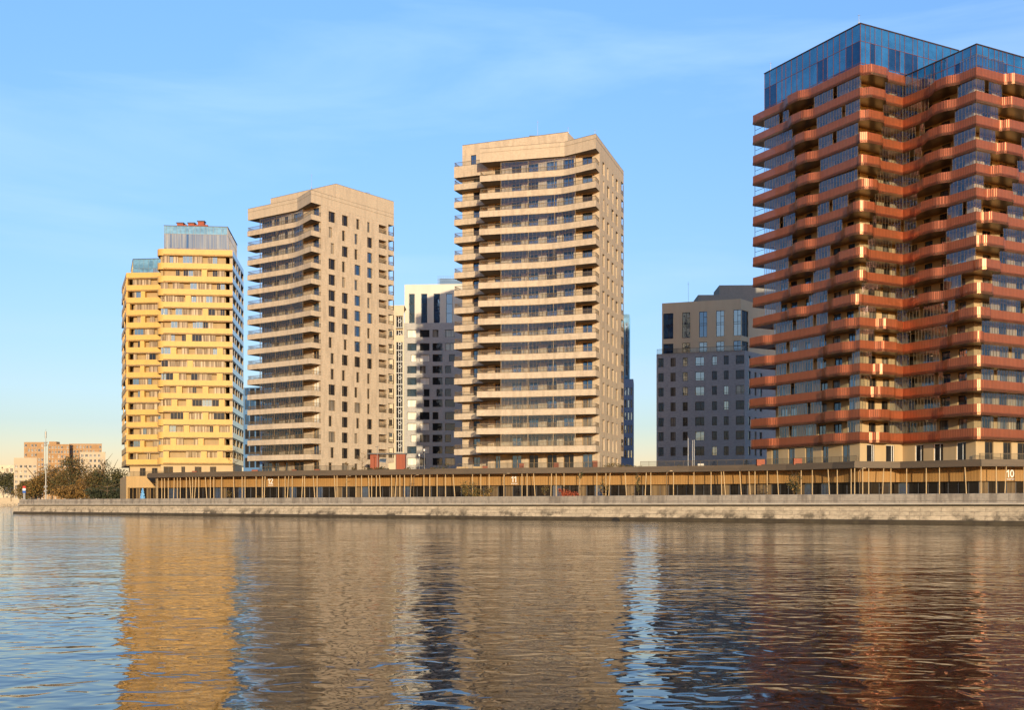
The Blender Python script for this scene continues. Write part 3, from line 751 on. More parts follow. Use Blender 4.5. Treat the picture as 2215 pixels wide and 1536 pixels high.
# ================================================================== RED TOWER
A_ = P(1860, 165); dL = unit((-.519, 1)); dR = unit((1.907, 1))
L_ = add(A_, dL, upx(A_, dL, 1628)); B_ = add(A_, dR, upx(A_, dR, 1953)); C_ = add(B_, (-dL[0], -dL[1]), upx(B_, (-dL[0], -dL[1]), 2112)); R_ = add(C_, dR, 24)
RB = [L_, A_, B_, C_, R_]; RS = cum(RB)
z1c = lambda zx: 1600 + .27766 * zx
def spx(face, zx):
    a, b = RB[face], RB[face + 1]; u = unit(sub2(b, a)); return RS[face] + upx(a, u, z1c(zx))
def rows_bumps():
    rows = []
    LA = [(345, 550), (372, 580), (400, 600), (415, 615), (420, 630), (420, 620), (420, 610), (400, 605), (385, 590), (370, 575), (355, 540)]
    AB1 = {0: (990, 1140), 1: (985, 1125), 2: (970, 1110), 3: (955, 1100), 4: (940, 1085)}
    WR_ = {5: (905, 1075), 6: (835, 1055), 7: (785, 1035), 8: (740, 1000), 9: (710, 985), 10: (690, 935)}
    T2_ = {11: (675, 930), 12: (650, 905), 13: (640, 875), 14: (635, 860), 15: (632, 855), 16: (615, 840)}
    AB2 = {11: (1090, 1235), 12: (1075, 1225), 13: (1065, 1215), 14: (1055, 1205), 15: (1045, 1170), 16: (1040, 1160)}
    END = {11: (95, 265), 12: (95, 280), 13: (95, 285), 14: (95, 290), 15: (105, 300), 16: (110, 310)}
    BC1 = {1: (1480, 1720), 2: (1460, 1700), 3: (1425, 1680), 4: (1405, 1670), 5: (1385, 1660), 6: (1370, 1640), 7: (1360, 1620), 8: (1355, 1610), 9: (1350, 1610), 10: (1350, 1590)}
    CC = {10: (1715, 1980), 11: (1665, 1960), 12: (1615, 1900)}
    BC2 = {13: (1580, 1850), 14: (1570, 1850), 15: (1545, 1850), 16: (1520, 1850)}
    CD = {1: (2085, 2260), 2: (2070, 2215), 3: (2050, 2200), 4: (2020, 2180), 5: (1980, 2150), 6: (1950, 2110), 7: (1910, 2070), 8: (1870, 2040), 9: (1850, 2010)}
    for i in range(17):
        b = []
        if i < len(LA): b.append((spx(0, LA[i][0]), spx(0, LA[i][1]), 2.2, 2.0))
        if i in AB1: b.append((spx(1, AB1[i][0]) - .8, spx(1, AB1[i][1]) + .6, .9, 1.5))
        if i in WR_: b.append((spx(0, WR_[i][0]) if WR_[i][0] < 930 else RS[1] - .6, spx(1, max(950, WR_[i][1])) + .4, 2.2, 1.6))
        if i in T2_: b.append((spx(0, T2_[i][0]), spx(0, T2_[i][1]), 2.2, 2.0))
        if i in AB2: b.append((spx(1, AB2[i][0]) - .7, min(spx(1, AB2[i][1]) + .3, RS[2] - .9), .9, 1.4))
        if i in END: b.append((spx(0, END[i][0]) - 1.2, spx(0, END[i][1]), 2.0, 1.8))
        if i in BC1: b.append((spx(2, BC1[i][0]), spx(2, BC1[i][1]), 2.2, 2.0))
        if i in CC: b.append((spx(2, CC[i][0]), spx(3, CC[i][1]), 2.0, 1.6))
        if i in BC2: b.append((spx(2, BC2[i][0]), spx(2, BC2[i][1]) + 1.2, 2.0, .8))
        if i in CD: b.append((spx(3, CD[i][0]) - .6, spx(3, CD[i][1]) + .8, .9, 1.6))
        rows.append(b)
    return rows
RBUMP = rows_bumps(); BUMP = 1.0
def sm(x): x = max(0, min(1, x)); return x * x * (3 - 2 * x)
def red_off(i, s):
    v = 0
    for a, b, ra, rb in RBUMP[i]:
        v = max(v, min(.25 * sm((s - a) / ra) + .75 * max(0, min(1, (s - a) / (ra * .85))), sm((b - s) / rb)))
    return v * BUMP
def red_path(i, s0, s1):
    """edge of one storey: base line pushed out over the wave; returns points with their offset"""
    pts = []; n = int((s1 - s0) / .35); ss = [s0 + (s1 - s0) * k / n for k in range(n + 1)]
    for c in RS[1:-1]:
        if s0 < c < s1: ss.append(c)
    ss.sort()
    for s in ss:
        f = max(k for k in range(4) if RS[k] <= s + 1e-6) if s < RS[4] else 3
        p = at(RB, min(s, RS[4])); corner = None
        for k in (1, 2, 3):
            if abs(s - RS[k]) < 1e-6: corner = k
        o = red_off(i, s)
        if corner:
            n1 = inward(unit(sub2(RB[corner], RB[corner - 1]))); n2 = inward(unit(sub2(RB[corner + 1], RB[corner]))); k = 1 + dot(n1, n2)
            nn = ((n1[0] + n2[0]) / k, (n1[1] + n2[1]) / k); pts.append((add(p, nn, -o), o, s)); continue
        if any(abs(s - c) < (1.45 if c == RS[2] else .3) for c in RS[1:-1]): continue
        u = unit(sub2(RB[f + 1], RB[f])); pts.append((add(p, inward(u), -o), o, s))
    # drop needless points on straight runs, round the bulging corners
    out = [pts[0]]
    for k in range(1, len(pts) - 1):
        a, b, c = pts[k - 1][0], pts[k][0], pts[k + 1][0]
        cr = unit(sub2(b, a)); cd = unit(sub2(c, b))
        isc = any(abs(pts[k][2] - q) < 1e-6 for q in (RS[1], RS[3]))
        if isc and pts[k][1] > .4:
            a2, c2 = add(b, cr, -min(1.5, ln(sub2(b, a)))), add(b, cd, min(1.5, ln(sub2(c, b))))
            a2, c2 = add(b, cr, -1.4), add(b, cd, 1.4)
            while out and abs(out[-1][2] - pts[k][2]) < 1.5 and len(out) > 1: out.pop()
            for t in (0, .25, .5, .75, 1):
                q = tuple((1 - t) ** 2 * a2[j] + 2 * t * (1 - t) * b[j] + t * t * c2[j] for j in (0, 1)); out.append((q, pts[k][1], pts[k][2] + 1.5 * (2 * t - 1)))
            continue
        if out[-1][2] >= pts[k][2] - .01: continue
        if isc or abs(cr[0] * cd[1] - cr[1] * cd[0]) > 1e-4 or abs(pts[k][1] - pts[k - 1][1]) > 1e-4 or abs(pts[k][1] - pts[k + 1][1]) > 1e-4 or abs(pts[k][2] - RS[2]) < 1e-6: out.append(pts[k])
    out.append(pts[-1]); return out
red = thing('red_tower', 'tall zigzag tower wrapped in wavy copper red balconies with blue glass penthouses', 'tower block', (A_[0], A_[1], 8.42))
RW = Windows(red); RR = random.Random(21)
CO = offset(RB, 2.4); CO[0] = add(CO[0], unit(sub2(CO[1], CO[0])), 3.1)
RZ = [69.1 - 3.495 * i for i in range(17)]
def backs(d=30): return [add(CO[-1], (-.3, 1), 40), add(CO[0], (.88, .47), d)]
mb = MB(); ucol = []
for f in range(4):
    a, b = CO[f], CO[f + 1]; u = unit(sub2(b, a)); L = ln(sub2(b, a)); holes = []
    cols = {0: [(1.0, 2.7), (3.7, 5.3), (7.0, 8.7), (10.4, 12.1), (13.6, 15.3), (16.7, 18.2)], 1: [(1.9, 3.4), (4.9, 6.3)], 2: [(1.2, 3.0), (4.4, 6.0), (7.5, 9.2), (10.6, 12.2)], 3: [(2.0, 3.8), (5.6, 7.3), (9.2, 10.8), (12.6, 14.2)]}[f]
    for i in range(17):
        zf = RZ[i] - 1.25 - 3.495 * 0
        if f >= 2 and i == 0: continue
        if i == 0: continue
        for (ua, ub) in cols:
            if ub > L - .2: continue
            j = RR.uniform(-.25, .25)
            holes.append((ua + j, ub + j, zf + .05, zf + 3.0))
            lit = f in (1, 3)
            RW.add(add(a, u, ua + j), u, .14, zf + .05, ub - ua, 2.95, (RR.choice([.5, .35, .65]),), ((.0, .35, .5),) if RR.random() < .3 else (), 'bronze' if lit else 'darkframe',
                   RR.choice(['glass_dark', 'glass_dark', 'glass_curtain'] if lit else ['glass_blue', 'glass_dark', 'glass_sky', 'glass_curtain', 'glass_blue']), 2 + (i > 8))
    mb.wall(a, b, 11.3, 69.1 - 1.6 if f < 2 else RZ[1] - 1.6, holes, .2)
bk = backs()
mb.wallq(bk[1], CO[0], 11.3, 67.5); mb.wallq(CO[-1], bk[0], 11.3, RZ[1] - 1.6); mb.wallq(bk[0], bk[1], 11.3, 64)
part('wall', mb, M['goldpanel'], red)
# ground storey, flush with the balcony line
GB = offset(RB, .55); GB[0] = add(GB[0], unit(sub2(GB[1], GB[0])), 3.0)
mb = MB()
GW = {0: ((250, 302), (377, 428), (510, 570), (640, 690), (797, 857)), 1: ((990, 1052), (1140, 1205)), 2: ((1365, 1432), (1510, 1585), (1686, 1762)), 3: ((1910, 1977), (2053, 2117), (2165, 2240))}
for f in range(4):
    a, b = GB[f], GB[f + 1]; u = unit(sub2(b, a)); holes = []
    for x0, x1 in GW[f]:
        ua, ub = upx(a, u, z1c(x0)), upx(a, u, z1c(x1)); holes.append((ua, ub, 8.55, 11.35))
        RW.add(add(a, u, ua), u, .15, 8.55, ub - ua, 2.8, (.62,) if f != 1 else (.75,), (), 'white' if f in (1, 2) else 'bronze', 'glass_dark' if f else 'glass_blue', 5)
    mb.wall(a, b, 8.43, 11.58, holes, .2)
part('ground_storey_wall', mb, M['goldpanel'], red)
back1 = add(A_, dR, 21.6)
for i in range(17):
    z = RZ[i]
    s1 = RS[2] + (2.0 if i == 0 else 0) if i == 0 else RS[4] - .5
    path = red_path(i, 0.0, RS[2] - .0 if i == 0 else s1); pts = [p[0] for p in path]
    tail = [add(pts[0], dR, 6.0)]
    if i == 0:
        pts = pts + [add(B_, dR, 6)]
        inner = [add(B_, (dR[0] * 6 + dL[0] * 3, dR[1] * 6 + dL[1] * 3))] + offset([L_, A_, B_], 3.0)[1::-1]
    else: inner = [add(p, (0, 0)) for p in offset(RB, 3.0)[::-1]]
    full = tail + pts
    poly = full + inner
    mb = MB(); mb.prism(poly, z - 1.58, z - 1.25, 0, 0, 0)
    mb.band(full, z - 1.6, z - 1.15, .08, 1)
    bo = part('balcony', mb, [M['coppersoffit'], M['copperband']], red)
    mr = MB()
    mr.band(offset(full, .03), z - 1.149, z, .04); part('railing', mr, M['copper'], bo)
    if i == 0: continue
    # glazed screens above the railing where the edge does not bulge
    zt = RZ[i - 1] - 1.6
    def emit(run):
        if len(run) < 2: return
        pp = offset(run, .16); s0 = 0; L = cum(pp)[-1]
        while s0 < L - .7:
            seg = RR.uniform(2.2, 6.5); gap = RR.choice([0, 0, .75, .9])
            e = min(L, s0 + seg)
            if i > 0 and e - s0 > .5:
                mg = MB(); glazing(mg, part_of(pp, s0, e), z + .01, zt - .01, .62, .028, 0, 1, tilt=.006)
                part('glass_screen', mg, [M['clear_blue'], M['bronze']], bo)
            s0 = e + gap
    zlim = RS[2] if i == 1 else 1e9
    sl = RS[2] if i == 0 else RS[4] - .6; sa = None; q = 2.8
    while q <= sl:
        ok = red_off(i, q) < .04
        if ok and sa is None: sa = q
        if sa is not None and (not ok or q + .1 > sl):
            if q - sa > .9: emit(part_of(RB, sa, q))
            sa = None
        q += .1
# penthouses
def pent_box(name_owner, pts, z0, z1, rows, mats, step, gi, fm, mw=.06):
    mb = MB(); mf = MB()
    zs = [z0 + (z1 - z0) * k for k in rows]
    for a, b in zip(pts, pts[1:]):
        L = ln(sub2(b, a)); u = unit(sub2(b, a)); n = max(1, round(L / step)); wd = [RND.choice([.7, 1, 1, 1.25]) for _ in range(n)]; sw = sum(wd)
        xs = [0]
        for q in wd: xs.append(xs[-1] + q / sw * L)
        for k in range(n):
            for j in range(len(zs) - 1):
                p, q = add(a, u, xs[k]), add(a, u, xs[k + 1]); t = [RND.uniform(-.008, .008) for _ in range(4)]; wv = inward(u)
                c = [add(p, wv, t[0]), add(q, wv, t[1]), add(q, wv, t[2]), add(p, wv, t[3])]
                mb.face([(*c[0], zs[j]), (*c[1], zs[j]), (*c[2], zs[j + 1]), (*c[3], zs[j + 1])], gi(k, n, j))
            mf.box(add(add(a, u, xs[k] - mw / 2), inward(u), -.04), u, mw, .1, z0, z1, 0)
        for zz in zs: mf.box(add(a, inward(u), -.035), u, L, .09, zz - .03, zz + .03, 0)
        mf.box(add(add(a, u, -.1), inward(u), -.12), u, L + .2, .5, z1, z1 + .12, 1)
    mb.face([(*p, z1 - .02) for p in pts])
    o = part('penthouse_glazing', mb, mats, name_owner)
    part('mullion_grid', mf, [fm, M['darkframe']], o); return o
Pa = add(offset([L_, A_], .5)[1], (0, 0)); P0 = add(Pa, dL, upx(Pa, dL, 1654)); Pa = add(A_, (.25, .55))
P0 = add(Pa, dL, upx(Pa, dL, 1654)); P1 = add(Pa, dR, upx(Pa, dR, 2073))
pm = [M['glass_pent'], M['glass_pent_dark'], M['glass_pent_light']]
pent_box(red, [P0, Pa, P1, add(P1, dL, 20), add(P0, dR, 20)], 67.86, 75.5, (0, .22, .66, 1), pm, 1.35, lambda k, n, j: RND.choice([0, 0, 1, 1, 0]) if j < 2 else 0, M['copperband'])
Pc = add(C_, (.25, .55)); Q0 = add(Pc, dL, 13.2); Q1 = add(Pc, dR, 23)
pent_box(red, [Q0, Pc, Q1, add(Q1, dL, 14)], RZ[1] - 1.24, 69.0, (0, .36, .64, 1), pm, 1.3, lambda k, n, j: RND.choice([0, 0, 0, 1]) if j < 2 else 0, M['copperband'])
RW.flush()
for px, D, z, lab in ((1858, 166, 75.7, 'antenna with ball tip on the front corner of the red tower penthouse'), (1667, 184, 75.7, 'small antenna at the left end of the red tower penthouse roof')):
    antenna(px, D, z, 1.4, lab, .04)
# open steel posts at the far left end of the upper balconies
mb = MB()
for i in range(1, 8):
    q = add(add(L_, dR, .3), (-dL[0], -dL[1]), .25); mb.tube((*q, RZ[i] - 1.2), (*q, RZ[i - 1] - 1.6), .05, .05, 6)
    mb.tube((*q, RZ[i] + .9), (*add(q, (-dL[0], -dL[1]), 2.6), RZ[i] + .9), .04, .04, 5)
part('end_post', mb, M['darkframe'], red)

# ================================================================== YELLOW TOWER
K1 = P(503, 295); uF1 = unit((20.7, 2)); uS1 = unit((-.126, 1)); LS1 = 25
N1 = add(K1, (-uF1[0], -uF1[1]), -upx(K1, uF1, 340)); yel = thing('yellow_tower', 'golden yellow stepped tower with long window strips and pale glass penthouses, far left', 'tower block', (K1[0], K1[1], 2.35))
YW = Windows(yel); YR = random.Random(5)
YT = [ZY(y, 295) for y in (541, 571, 599, 627, 655, 683, 711, 739.5, 767.5, 795, 823.5, 851.5, 879.5, 908, 935.5, 963.5, 991)]
a1 = lambda x: 240 + .1953 * x
a2 = lambda x: 240 + .2278 * x
YO = [[(a1(565), 503)], [(a1(560), a1(1005)), (a1(1065), 503)], [(a1(545), 503)], [(a1(545), a1(825)), (a1(885), 503)], [(a1(545), a1(1015)), (a1(1075), 503)], [(a1(545), 503)], [(a1(545), a1(830)), (a1(895), 503)],
      [(a1(530), a1(660)), (a1(725), a1(1175)), (a1(1240), 503)], [(a2(475), a2(725)), (a2(780), 503)], [(a2(455), a2(590)), (a2(645), a2(1005)), (a2(1060), 503)], [(a2(490), a2(620)), (a2(675), a2(870)), (a2(925), 503)],
      [(a2(455), a2(575)), (a2(630), a2(715)), (a2(770), a2(1025)), (a2(1080), 503)], [(a2(497), a2(687)), (a2(740), a2(870)), (a2(925), 503)], [(a2(440), a2(495)), (a2(550), a2(690)), (a2(745), a2(972)), (a2(1025), a2(1130))],
      [(a2(450), a2(565)), (a2(620), a2(828)), (a2(880), a2(1025)), (a2(1078), 503)], [(a2(440), a2(497)), (a2(550), a2(855)), (a2(910), a2(1010)), (a2(1063), 503)]]
def fill_opening(W, p0, u, ua, ub, z0, z1, dep, rr):
    """the recess behind one facade opening: olive wall pieces, curtained windows, a dark door"""
    x = ua
    while x < ub - .3:
        wd = min(ub - x, rr.choice([1.0, 1.3, 1.8, 2.6])); 
        if ub - x - wd < .6: wd = ub - x
        W.append((x, wd, rr.choices(['olive', 'glass_tan', 'glass_tan', 'glass_sky', 'glass_dark'], (3, 3.6, 2, 1.6, .7))[0])); x += wd
YBack = MB(); yh = []
uFn = uF1; LF = ln(sub2(K1, N1))
for i in range(16):
    z0, z1_ = YT[i + 1], YT[i] - 1.75
    for pa, pb in YO[i]:
        ua, ub = max(.9, upx(N1, uF1, pa)), min(LF, upx(N1, uF1, pb)); yh.append((ua, ub - (0 if pb < 503 else -.01), z0, z1_))
        lst = []; fill_opening(lst, N1, uF1, ua, ub - (2.2 if pb >= 503 else 0), z0, z1_, 1.2, YR)
        for x, wd, k in lst:
            if k == 'olive': continue
            YW.add(add(N1, uF1, x), uF1, .85 if wd < 1.6 else .45, z0 - .15, wd, z1_ - z0 + .2, (.33, .66) if wd > 2 else (.5,), (), 'bronze', k, 2, .07)
mb = MB()
PNs = add(N1, uF1, 1.6)
yh2 = [(a - 1.6, b - 1.6, c, d) for a, b, c, d in yh]
mb.wall(PNs, K1, YT[16] - 1.75, YT[0], yh2, 1.2)
# rounded left corner: bands only
def arc(c, r, a0, a1_, n=6): return [(c[0] + r * math.cos(a0 + (a1_ - a0) * k / n), c[1] + r * math.sin(a0 + (a1_ - a0) * k / n)) for k in range(n + 1)]
ang = math.atan2(uF1[1], uF1[0]); cc_ = add(PNs, inward(uF1), 1.9)
rc = arc(cc_, 1.9, ang - math.pi, ang - math.pi / 2)
rc = [add(rc[0], inward(uF1), 5)] + rc
for i in range(17):
    mb.band(rc, YT[i] - 1.75, YT[i], .25)
part('facade', mb, M['yellow'], yel)
mb = MB(); q0, q1 = add(N1, inward(uF1), 1.3), add(add(K1, inward(uF1), 1.3), uF1, -2.0)
q0 = add(q0, uF1, .6)
mb.wallq(q0, q1, YT[16] - 3, YT[0] - .2); mb.wallq(add(q0, inward(uF1), 8), q0, YT[16] - 3, YT[0] - .2); mb.wallq(q1, add(q1, uS1, 22), YT[16] - 3, YT[0] - .2)
part('inner_wall', mb, M['olive'], yel)
mb = MB()
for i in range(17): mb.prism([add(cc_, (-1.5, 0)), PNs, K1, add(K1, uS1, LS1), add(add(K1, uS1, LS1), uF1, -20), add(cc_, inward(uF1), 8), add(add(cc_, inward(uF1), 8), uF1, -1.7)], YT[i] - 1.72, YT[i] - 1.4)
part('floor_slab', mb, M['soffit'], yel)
# right side: bands and piers
E_ = add(K1, uS1, LS1); mb = MB(); hol = []
for i in range(16):
    x = 1.2 if i < 15 else 2
    while x < LS1 - 2:
        wd = YR.choice([3, 4.5, 6.5]); hol.append((x, min(LS1 - .4, x + wd), YT[i + 1], YT[i] - 1.75)); 
        YW.add(add(K1, uS1, x), uS1, .5, YT[i + 1], min(LS1 - .4, x + wd) - x, YT[i] - 1.75 - YT[i + 1], (.33, .66), (), 'darkframe', YR.choice(['glass_dark', 'glass_blue', 'glass_tan']), 0)
        x += wd + YR.choice([.7, 1.2])
mb.wall(K1, E_, YT[16] - 1.75, YT[0], hol, .9); part('side_wall', mb, M['yellow_gloss'], yel)
# ground storeys under the bands
mb = MB(); a, b = add(add(N1, uF1, .8), inward(uF1), .9), add(K1, inward(uF1), .9); hol = []
for x0, x1 in ((500, 590), (668, 705), (795, 860), (940, 1000)):
    ua, ub = upx(a, uF1, a2(x0)), upx(a, uF1, a2(x1)); hol.append((ua, ub, 9.6, 12.2)); YW.add(add(a, uF1, ua), uF1, .15, 9.6, ub - ua, 2.6, (.5,), (), 'darkframe', 'glass_dark', 3)
mb.wall(a, b, 2.4, YT[16] - 1.72, hol, .2); mb.wallq(b, add(b, uS1, 20), 2.4, YT[16] - 1.72)
part('ground_storey_wall', mb, M['goldpanel'], yel)
mb = MB(); mb.box(add(N1, uF1, 2.4), uF1, 18.3, .3, 8.45, 9.5); part('terrace_parapet', mb, M['cream'], yel)
# lower left volume
V0, V1 = P(273, 305), P(352, 304.3); uV = unit(sub2(V1, V0)); LV = ln(sub2(V1, V0)); uVS = unit((-.42, 1))
VT = [ZY(y, 305) for y in (590 + 26.95 * k for k in range(16))]
vh = []; mb = MB()
for i in range(15):
    z0, z1_ = VT[i + 1], VT[i] - 1.75
    if i < 5 or i in (8, 11): ops = [(YR.uniform(.4, 1.2), LV)] if i % 2 == 0 else [(.4, 4.2), (5.4, LV)]
    else: ops = [(.6, 4.0), (5.2, LV)] if i % 2 else [(.6, LV)]
    for ua, ub in ops:
        vh.append((ua, ub, z0, z1_)); lst = []; fill_opening(lst, V0, uV, ua + 1.2, ub, z0, z1_, 1.2, YR)
        for x, wd, k in lst:
            if k == 'olive': continue
            YW.add(add(V0, uV, x), uV, .6, z0 - .15, wd, z1_ - z0 + .2, (.33, .66) if wd > 2 else (.5,), (), 'bronze', k, 1, .07)
mb.wall(V0, V1, VT[15] - 1.75, VT[0], vh, 1.2)
vs = [add(add(V0, uVS, 23), (0, 0)), add(V0, uVS, .6), V0]
for i in range(16): mb.band([add(V0, uVS, 23), V0], VT[i] - 1.75, VT[i], .25)
for i in range(15):
    for k in range(5):
        if YR.random() < .6: mb.box(add(V0, uVS, 4 + 4 * k), (-uVS[0], -uVS[1]), YR.choice([1, 1.8, 2.6]), .2, VT[i + 1], VT[i] - 1.75)
part('lower_facade', mb, M['yellow'], yel)
mb = MB(); q0 = add(add(V0, inward(uV), 1.3), uV, 1.6)
mb.wallq(q0, add(add(V1, inward(uV), 1.3), uV, 3), VT[15] - 3, VT[0] - .2); mb.wallq(add(add(q0, uVS, 22), (0, 0)), q0, VT[15] - 3, VT[0] - .2)
part('lower_inner_wall', mb, M['olive'], yel)
mb = MB()
for i in range(16): mb.prism([V0, add(V1, uV, 2), add(add(V1, uV, 2), (0, 1), 18), add(V0, uVS, 23)], VT[i] - 1.72, VT[i] - 1.4)
part('lower_floor_slab', mb, M['soffit'], yel)
# base of the left volume: terrace wall, timber band, shop glass
Bs0, Bs1 = P(273, 288), P(352, 285); uB = unit(sub2(Bs1, Bs0)); LB = ln(sub2(Bs1, Bs0))
zt = ZY(1030.5, 287)
mb = MB(); hb = [(.45, LB - .1, 2.4, 6.35)]; 
mb.wall(Bs0, Bs1, 2.36, zt, hb, .8); mb.wallq(add(Bs0, uVS, 30), Bs0, 2.36, zt); mb.wallq(Bs1, add(Bs1, (.1, 1), 12), 2.36, zt)
mb.face([(*p, zt) for p in (Bs0, Bs1, add(Bs1, (.1, 1), 20), add(Bs0, uVS, 20))])
part('base_wall', mb, M['base_timber'], yel)
mb = MB(); glazing(mb, [add(add(Bs0, uB, .45), inward(uB), .8), add(add(Bs0, uB, LB), inward(uB), .8)], 2.36, 6.35, 1.1, .12, lambda k, n: RND.choice([0, 0, 1, 0]), 2)
part('base_glazing', mb, [M['shopglass'], M['shopwarm'], M['goldframe']], yel)
mb = MB(); a = add(V0, inward(uV), 1.25); mb.wallq(add(a, uV, .5), add(a, uV, LV + 1), zt, VT[15] - 1.7)
part('lower_ground_wall', mb, M['goldpanel'], yel)
for x0, x1 in ((.6, 3.0),): pass
for px0, px1 in ((303, 315), (329, 341)):
    ua, ub = upx(a, uV, px0), upx(a, uV, px1); YW.add(add(a, uV, ua), uV, -.13, zt + .1, ub - ua, 2.7, (.4,), (), 'bronze', 'glass_dark', 3)
mb = MB(); glazing(mb, [add(Bs0, inward(uB), .6), add(Bs1, inward(uB), .6)], zt, zt + 1.3, 1.8, .05, 0, 1); part('glass_balustrade', mb, [M['clear_grey'], M['bronze']], yel)
# penthouses
pz0, pz1 = YT[0] - .6, ZY(488, 297)
a, b = P(355, 297), P(492, 298.5); pc = [M['glass_pent_light'], M['glass_pent_curtain'], M['glass_pent_curtain']]
pent_box(yel, [add(a, (-.5, 18)), a, b, add(b, uS1, 21), add(a, (0, 20))], pz0, pz1, (0, .22, .72, 1), pc, .95, lambda k, n, j: 0 if j == 2 or n > 18 else 1, M['bronze'], .035)
a, b = P(288, 308), P(352, 307); pent_box(yel, [add(a, (uVS[0] * 16, 16)), a, b, add(b, (0, 14))], VT[0] - .5, ZY(561, 308), (0, .45, 1), pc, 1.5, lambda k, n, j: 0 if j == 1 else RND.choice([0, 0, 1]), M['bronze'], .035)
for px in (389, 413, 434):
    x, y = P(px, 304); mb = MB(); z = pz1 + .1
    mb.box((x - .8, y), (1, 0), 1.7, 1.6, z, z + 2.35 + (px == 434) * .5, 0); mb.box((x - 1.0, y - .2), (1, 0), 2.1, 2, z + 2.351 + (px == 434) * .5, z + 2.6 + (px == 434) * .5, 1); mb.box((x + .95, y + .2), (1, 0), .9, 1, z, z + 2.0, 0)
    part('roof_vent', mb, [M['ventred'], M['greydark']], yel)
YW.flush()

# ================================================================== BUILDINGS BEHIND
def grid_front(mb, W, p0, p1, z0, z1, cols, rows, rev, mi, fm, pms, rr, prio=1, hs=(), vs=(), jit=0, skip=0):
    u = unit(sub2(p1, p0)); hol = []
    for (zz, h) in rows:
        for (pa, pb) in cols:
            if rr.random() < skip: continue
            ua, ub = upx(p0, u, pa), upx(p0, u, pb)
            if jit: 
                k = rr.choice([(0, 1), (0, .6), (.4, 1), (0, 1)]); ua, ub = ua + (ub - ua) * k[0], ua + (ub - ua) * k[1]
            hol.append((ua, ub, zz, zz + h)); W.add(add(p0, u, ua), u, rev * .6, zz, ub - ua, h, vs, hs, fm, pms(ua, zz), prio, .09)
    mb.wall(p0, p1, z0, z1, hol, rev, mi)
# grey building between the beige towers
g4 = thing('grey_building', 'grey brick block with pale slotted top storeys between the two beige towers', 'building', (*P(940, 302), 8.0)); W4 = Windows(g4); r4 = random.Random(8)
a, b = P(873, 302), P(1012, 301); mb = MB()
rows = [(ZY(y, 302) , 2.05) for y in (730, 759, 783, 808, 833, 858, 881, 908, 932, 957, 982, 1007)]
grid_front(mb, W4, a, b, 8, ZY(699, 302), [(880.5, 901), (908, 929), (935.5, 957), (962.5, 984)], rows, .5, 0, 'darkframe', lambda u, z: (r4.choice(['glass_glare', 'glass_glare', 'glass_sky']) if u < 3.2 else r4.choice(['glass_dark', 'glass_glare', 'glass_curtain']) if u < 7 else r4.choice(['glass_dark', 'glass_dark', 'glass_dark', 'glass_curtain'])), r4, jit=1)
mb.wallq(add(a, (-.6, 20)), a, 8, ZY(699, 302)); part('wall', mb, M['light_brick'], g4)
mb = MB(); a, b = P(875, 303), P(1012, 302)
grid_front(mb, W4, a, b, ZY(699, 302), ZY(614, 302), [(884.5, 897), (911, 924), (938, 951.5), (965, 978.5)], [(ZY(699, 302) + .1, 8.2)], .35, 0, 'darkframe', lambda u, z: 'glass_sky' if u < 4 else 'glass_blue', r4, 3, hs=((0, 1, .33), (0, 1, .66)))
mb.wallq(add(a, (-.8, 20)), a, ZY(699, 302), ZY(614, 302)); mb.face([(*p, ZY(614, 302)) for p in (a, b, add(b, (0, 20)), add(a, (-.8, 20)))]); part('upper_wall', mb, M['white_panel'], g4)
mb = MB(); q = P(946, 306); railing(mb, [q, add(q, (9, 0))], ZY(615, 306), 2.3, .5, .06); 
for k in range(4): mb.box(add(q, (0, .1)), (1, 0), 9, .05, ZY(615, 306) + .4 * k + .3, ZY(615, 306) + .4 * k + .5)
mb.box(add(q, (.6, .4)), (1, 0), 8, 6, ZY(615, 306), ZY(615, 306) + 1.8); part('roof_plant_screen', mb, M['blue_clad'], g4)
W4.flush()
# cream building with a glazed balcony stack
c4 = thing('cream_building', 'narrow cream building with a stack of white framed balconies, right behind the left beige tower', 'building', (*P(855, 296), 8.0)); W5 = Windows(c4)
a, b = P(815, 297), P(874, 296); u = unit(sub2(b, a)); mb = MB(); rows = [ZY(y, 296) for y in range(728, 1010, 24)]
uc, ud = upx(a, u, 856), upx(a, u, 871.5)
hol = [(uc, ud, 9.5, ZY(740, 296)), (uc, ud, ZY(725, 296), ZY(683, 296))]
for k, z in enumerate(rows):
    ua, ub = upx(a, u, 841.5), upx(a, u, 848.5); hol.append((ua, ub, z - .2, z + 1.6)); W5.add(add(a, u, ua), u, .2, z - .2, ub - ua, 1.8, (.5,), (), 'bronze', r4.choice(['glass_dark', 'glass_sky', 'glass_curtain']), 1)
mb.wall(a, b, 8, ZY(660, 296), hol, 1.2); mb.face([(*p, ZY(660, 296)) for p in (a, b, add(b, (0, 12)), add(a, (0, 12)))])
q = add(a, inward(u), 1.25); mb.wallq(add(q, u, uc), add(q, u, ud), 9, ZY(680, 296)); part('wall', mb, M['cream'], c4)
q = add(a, u, uc)
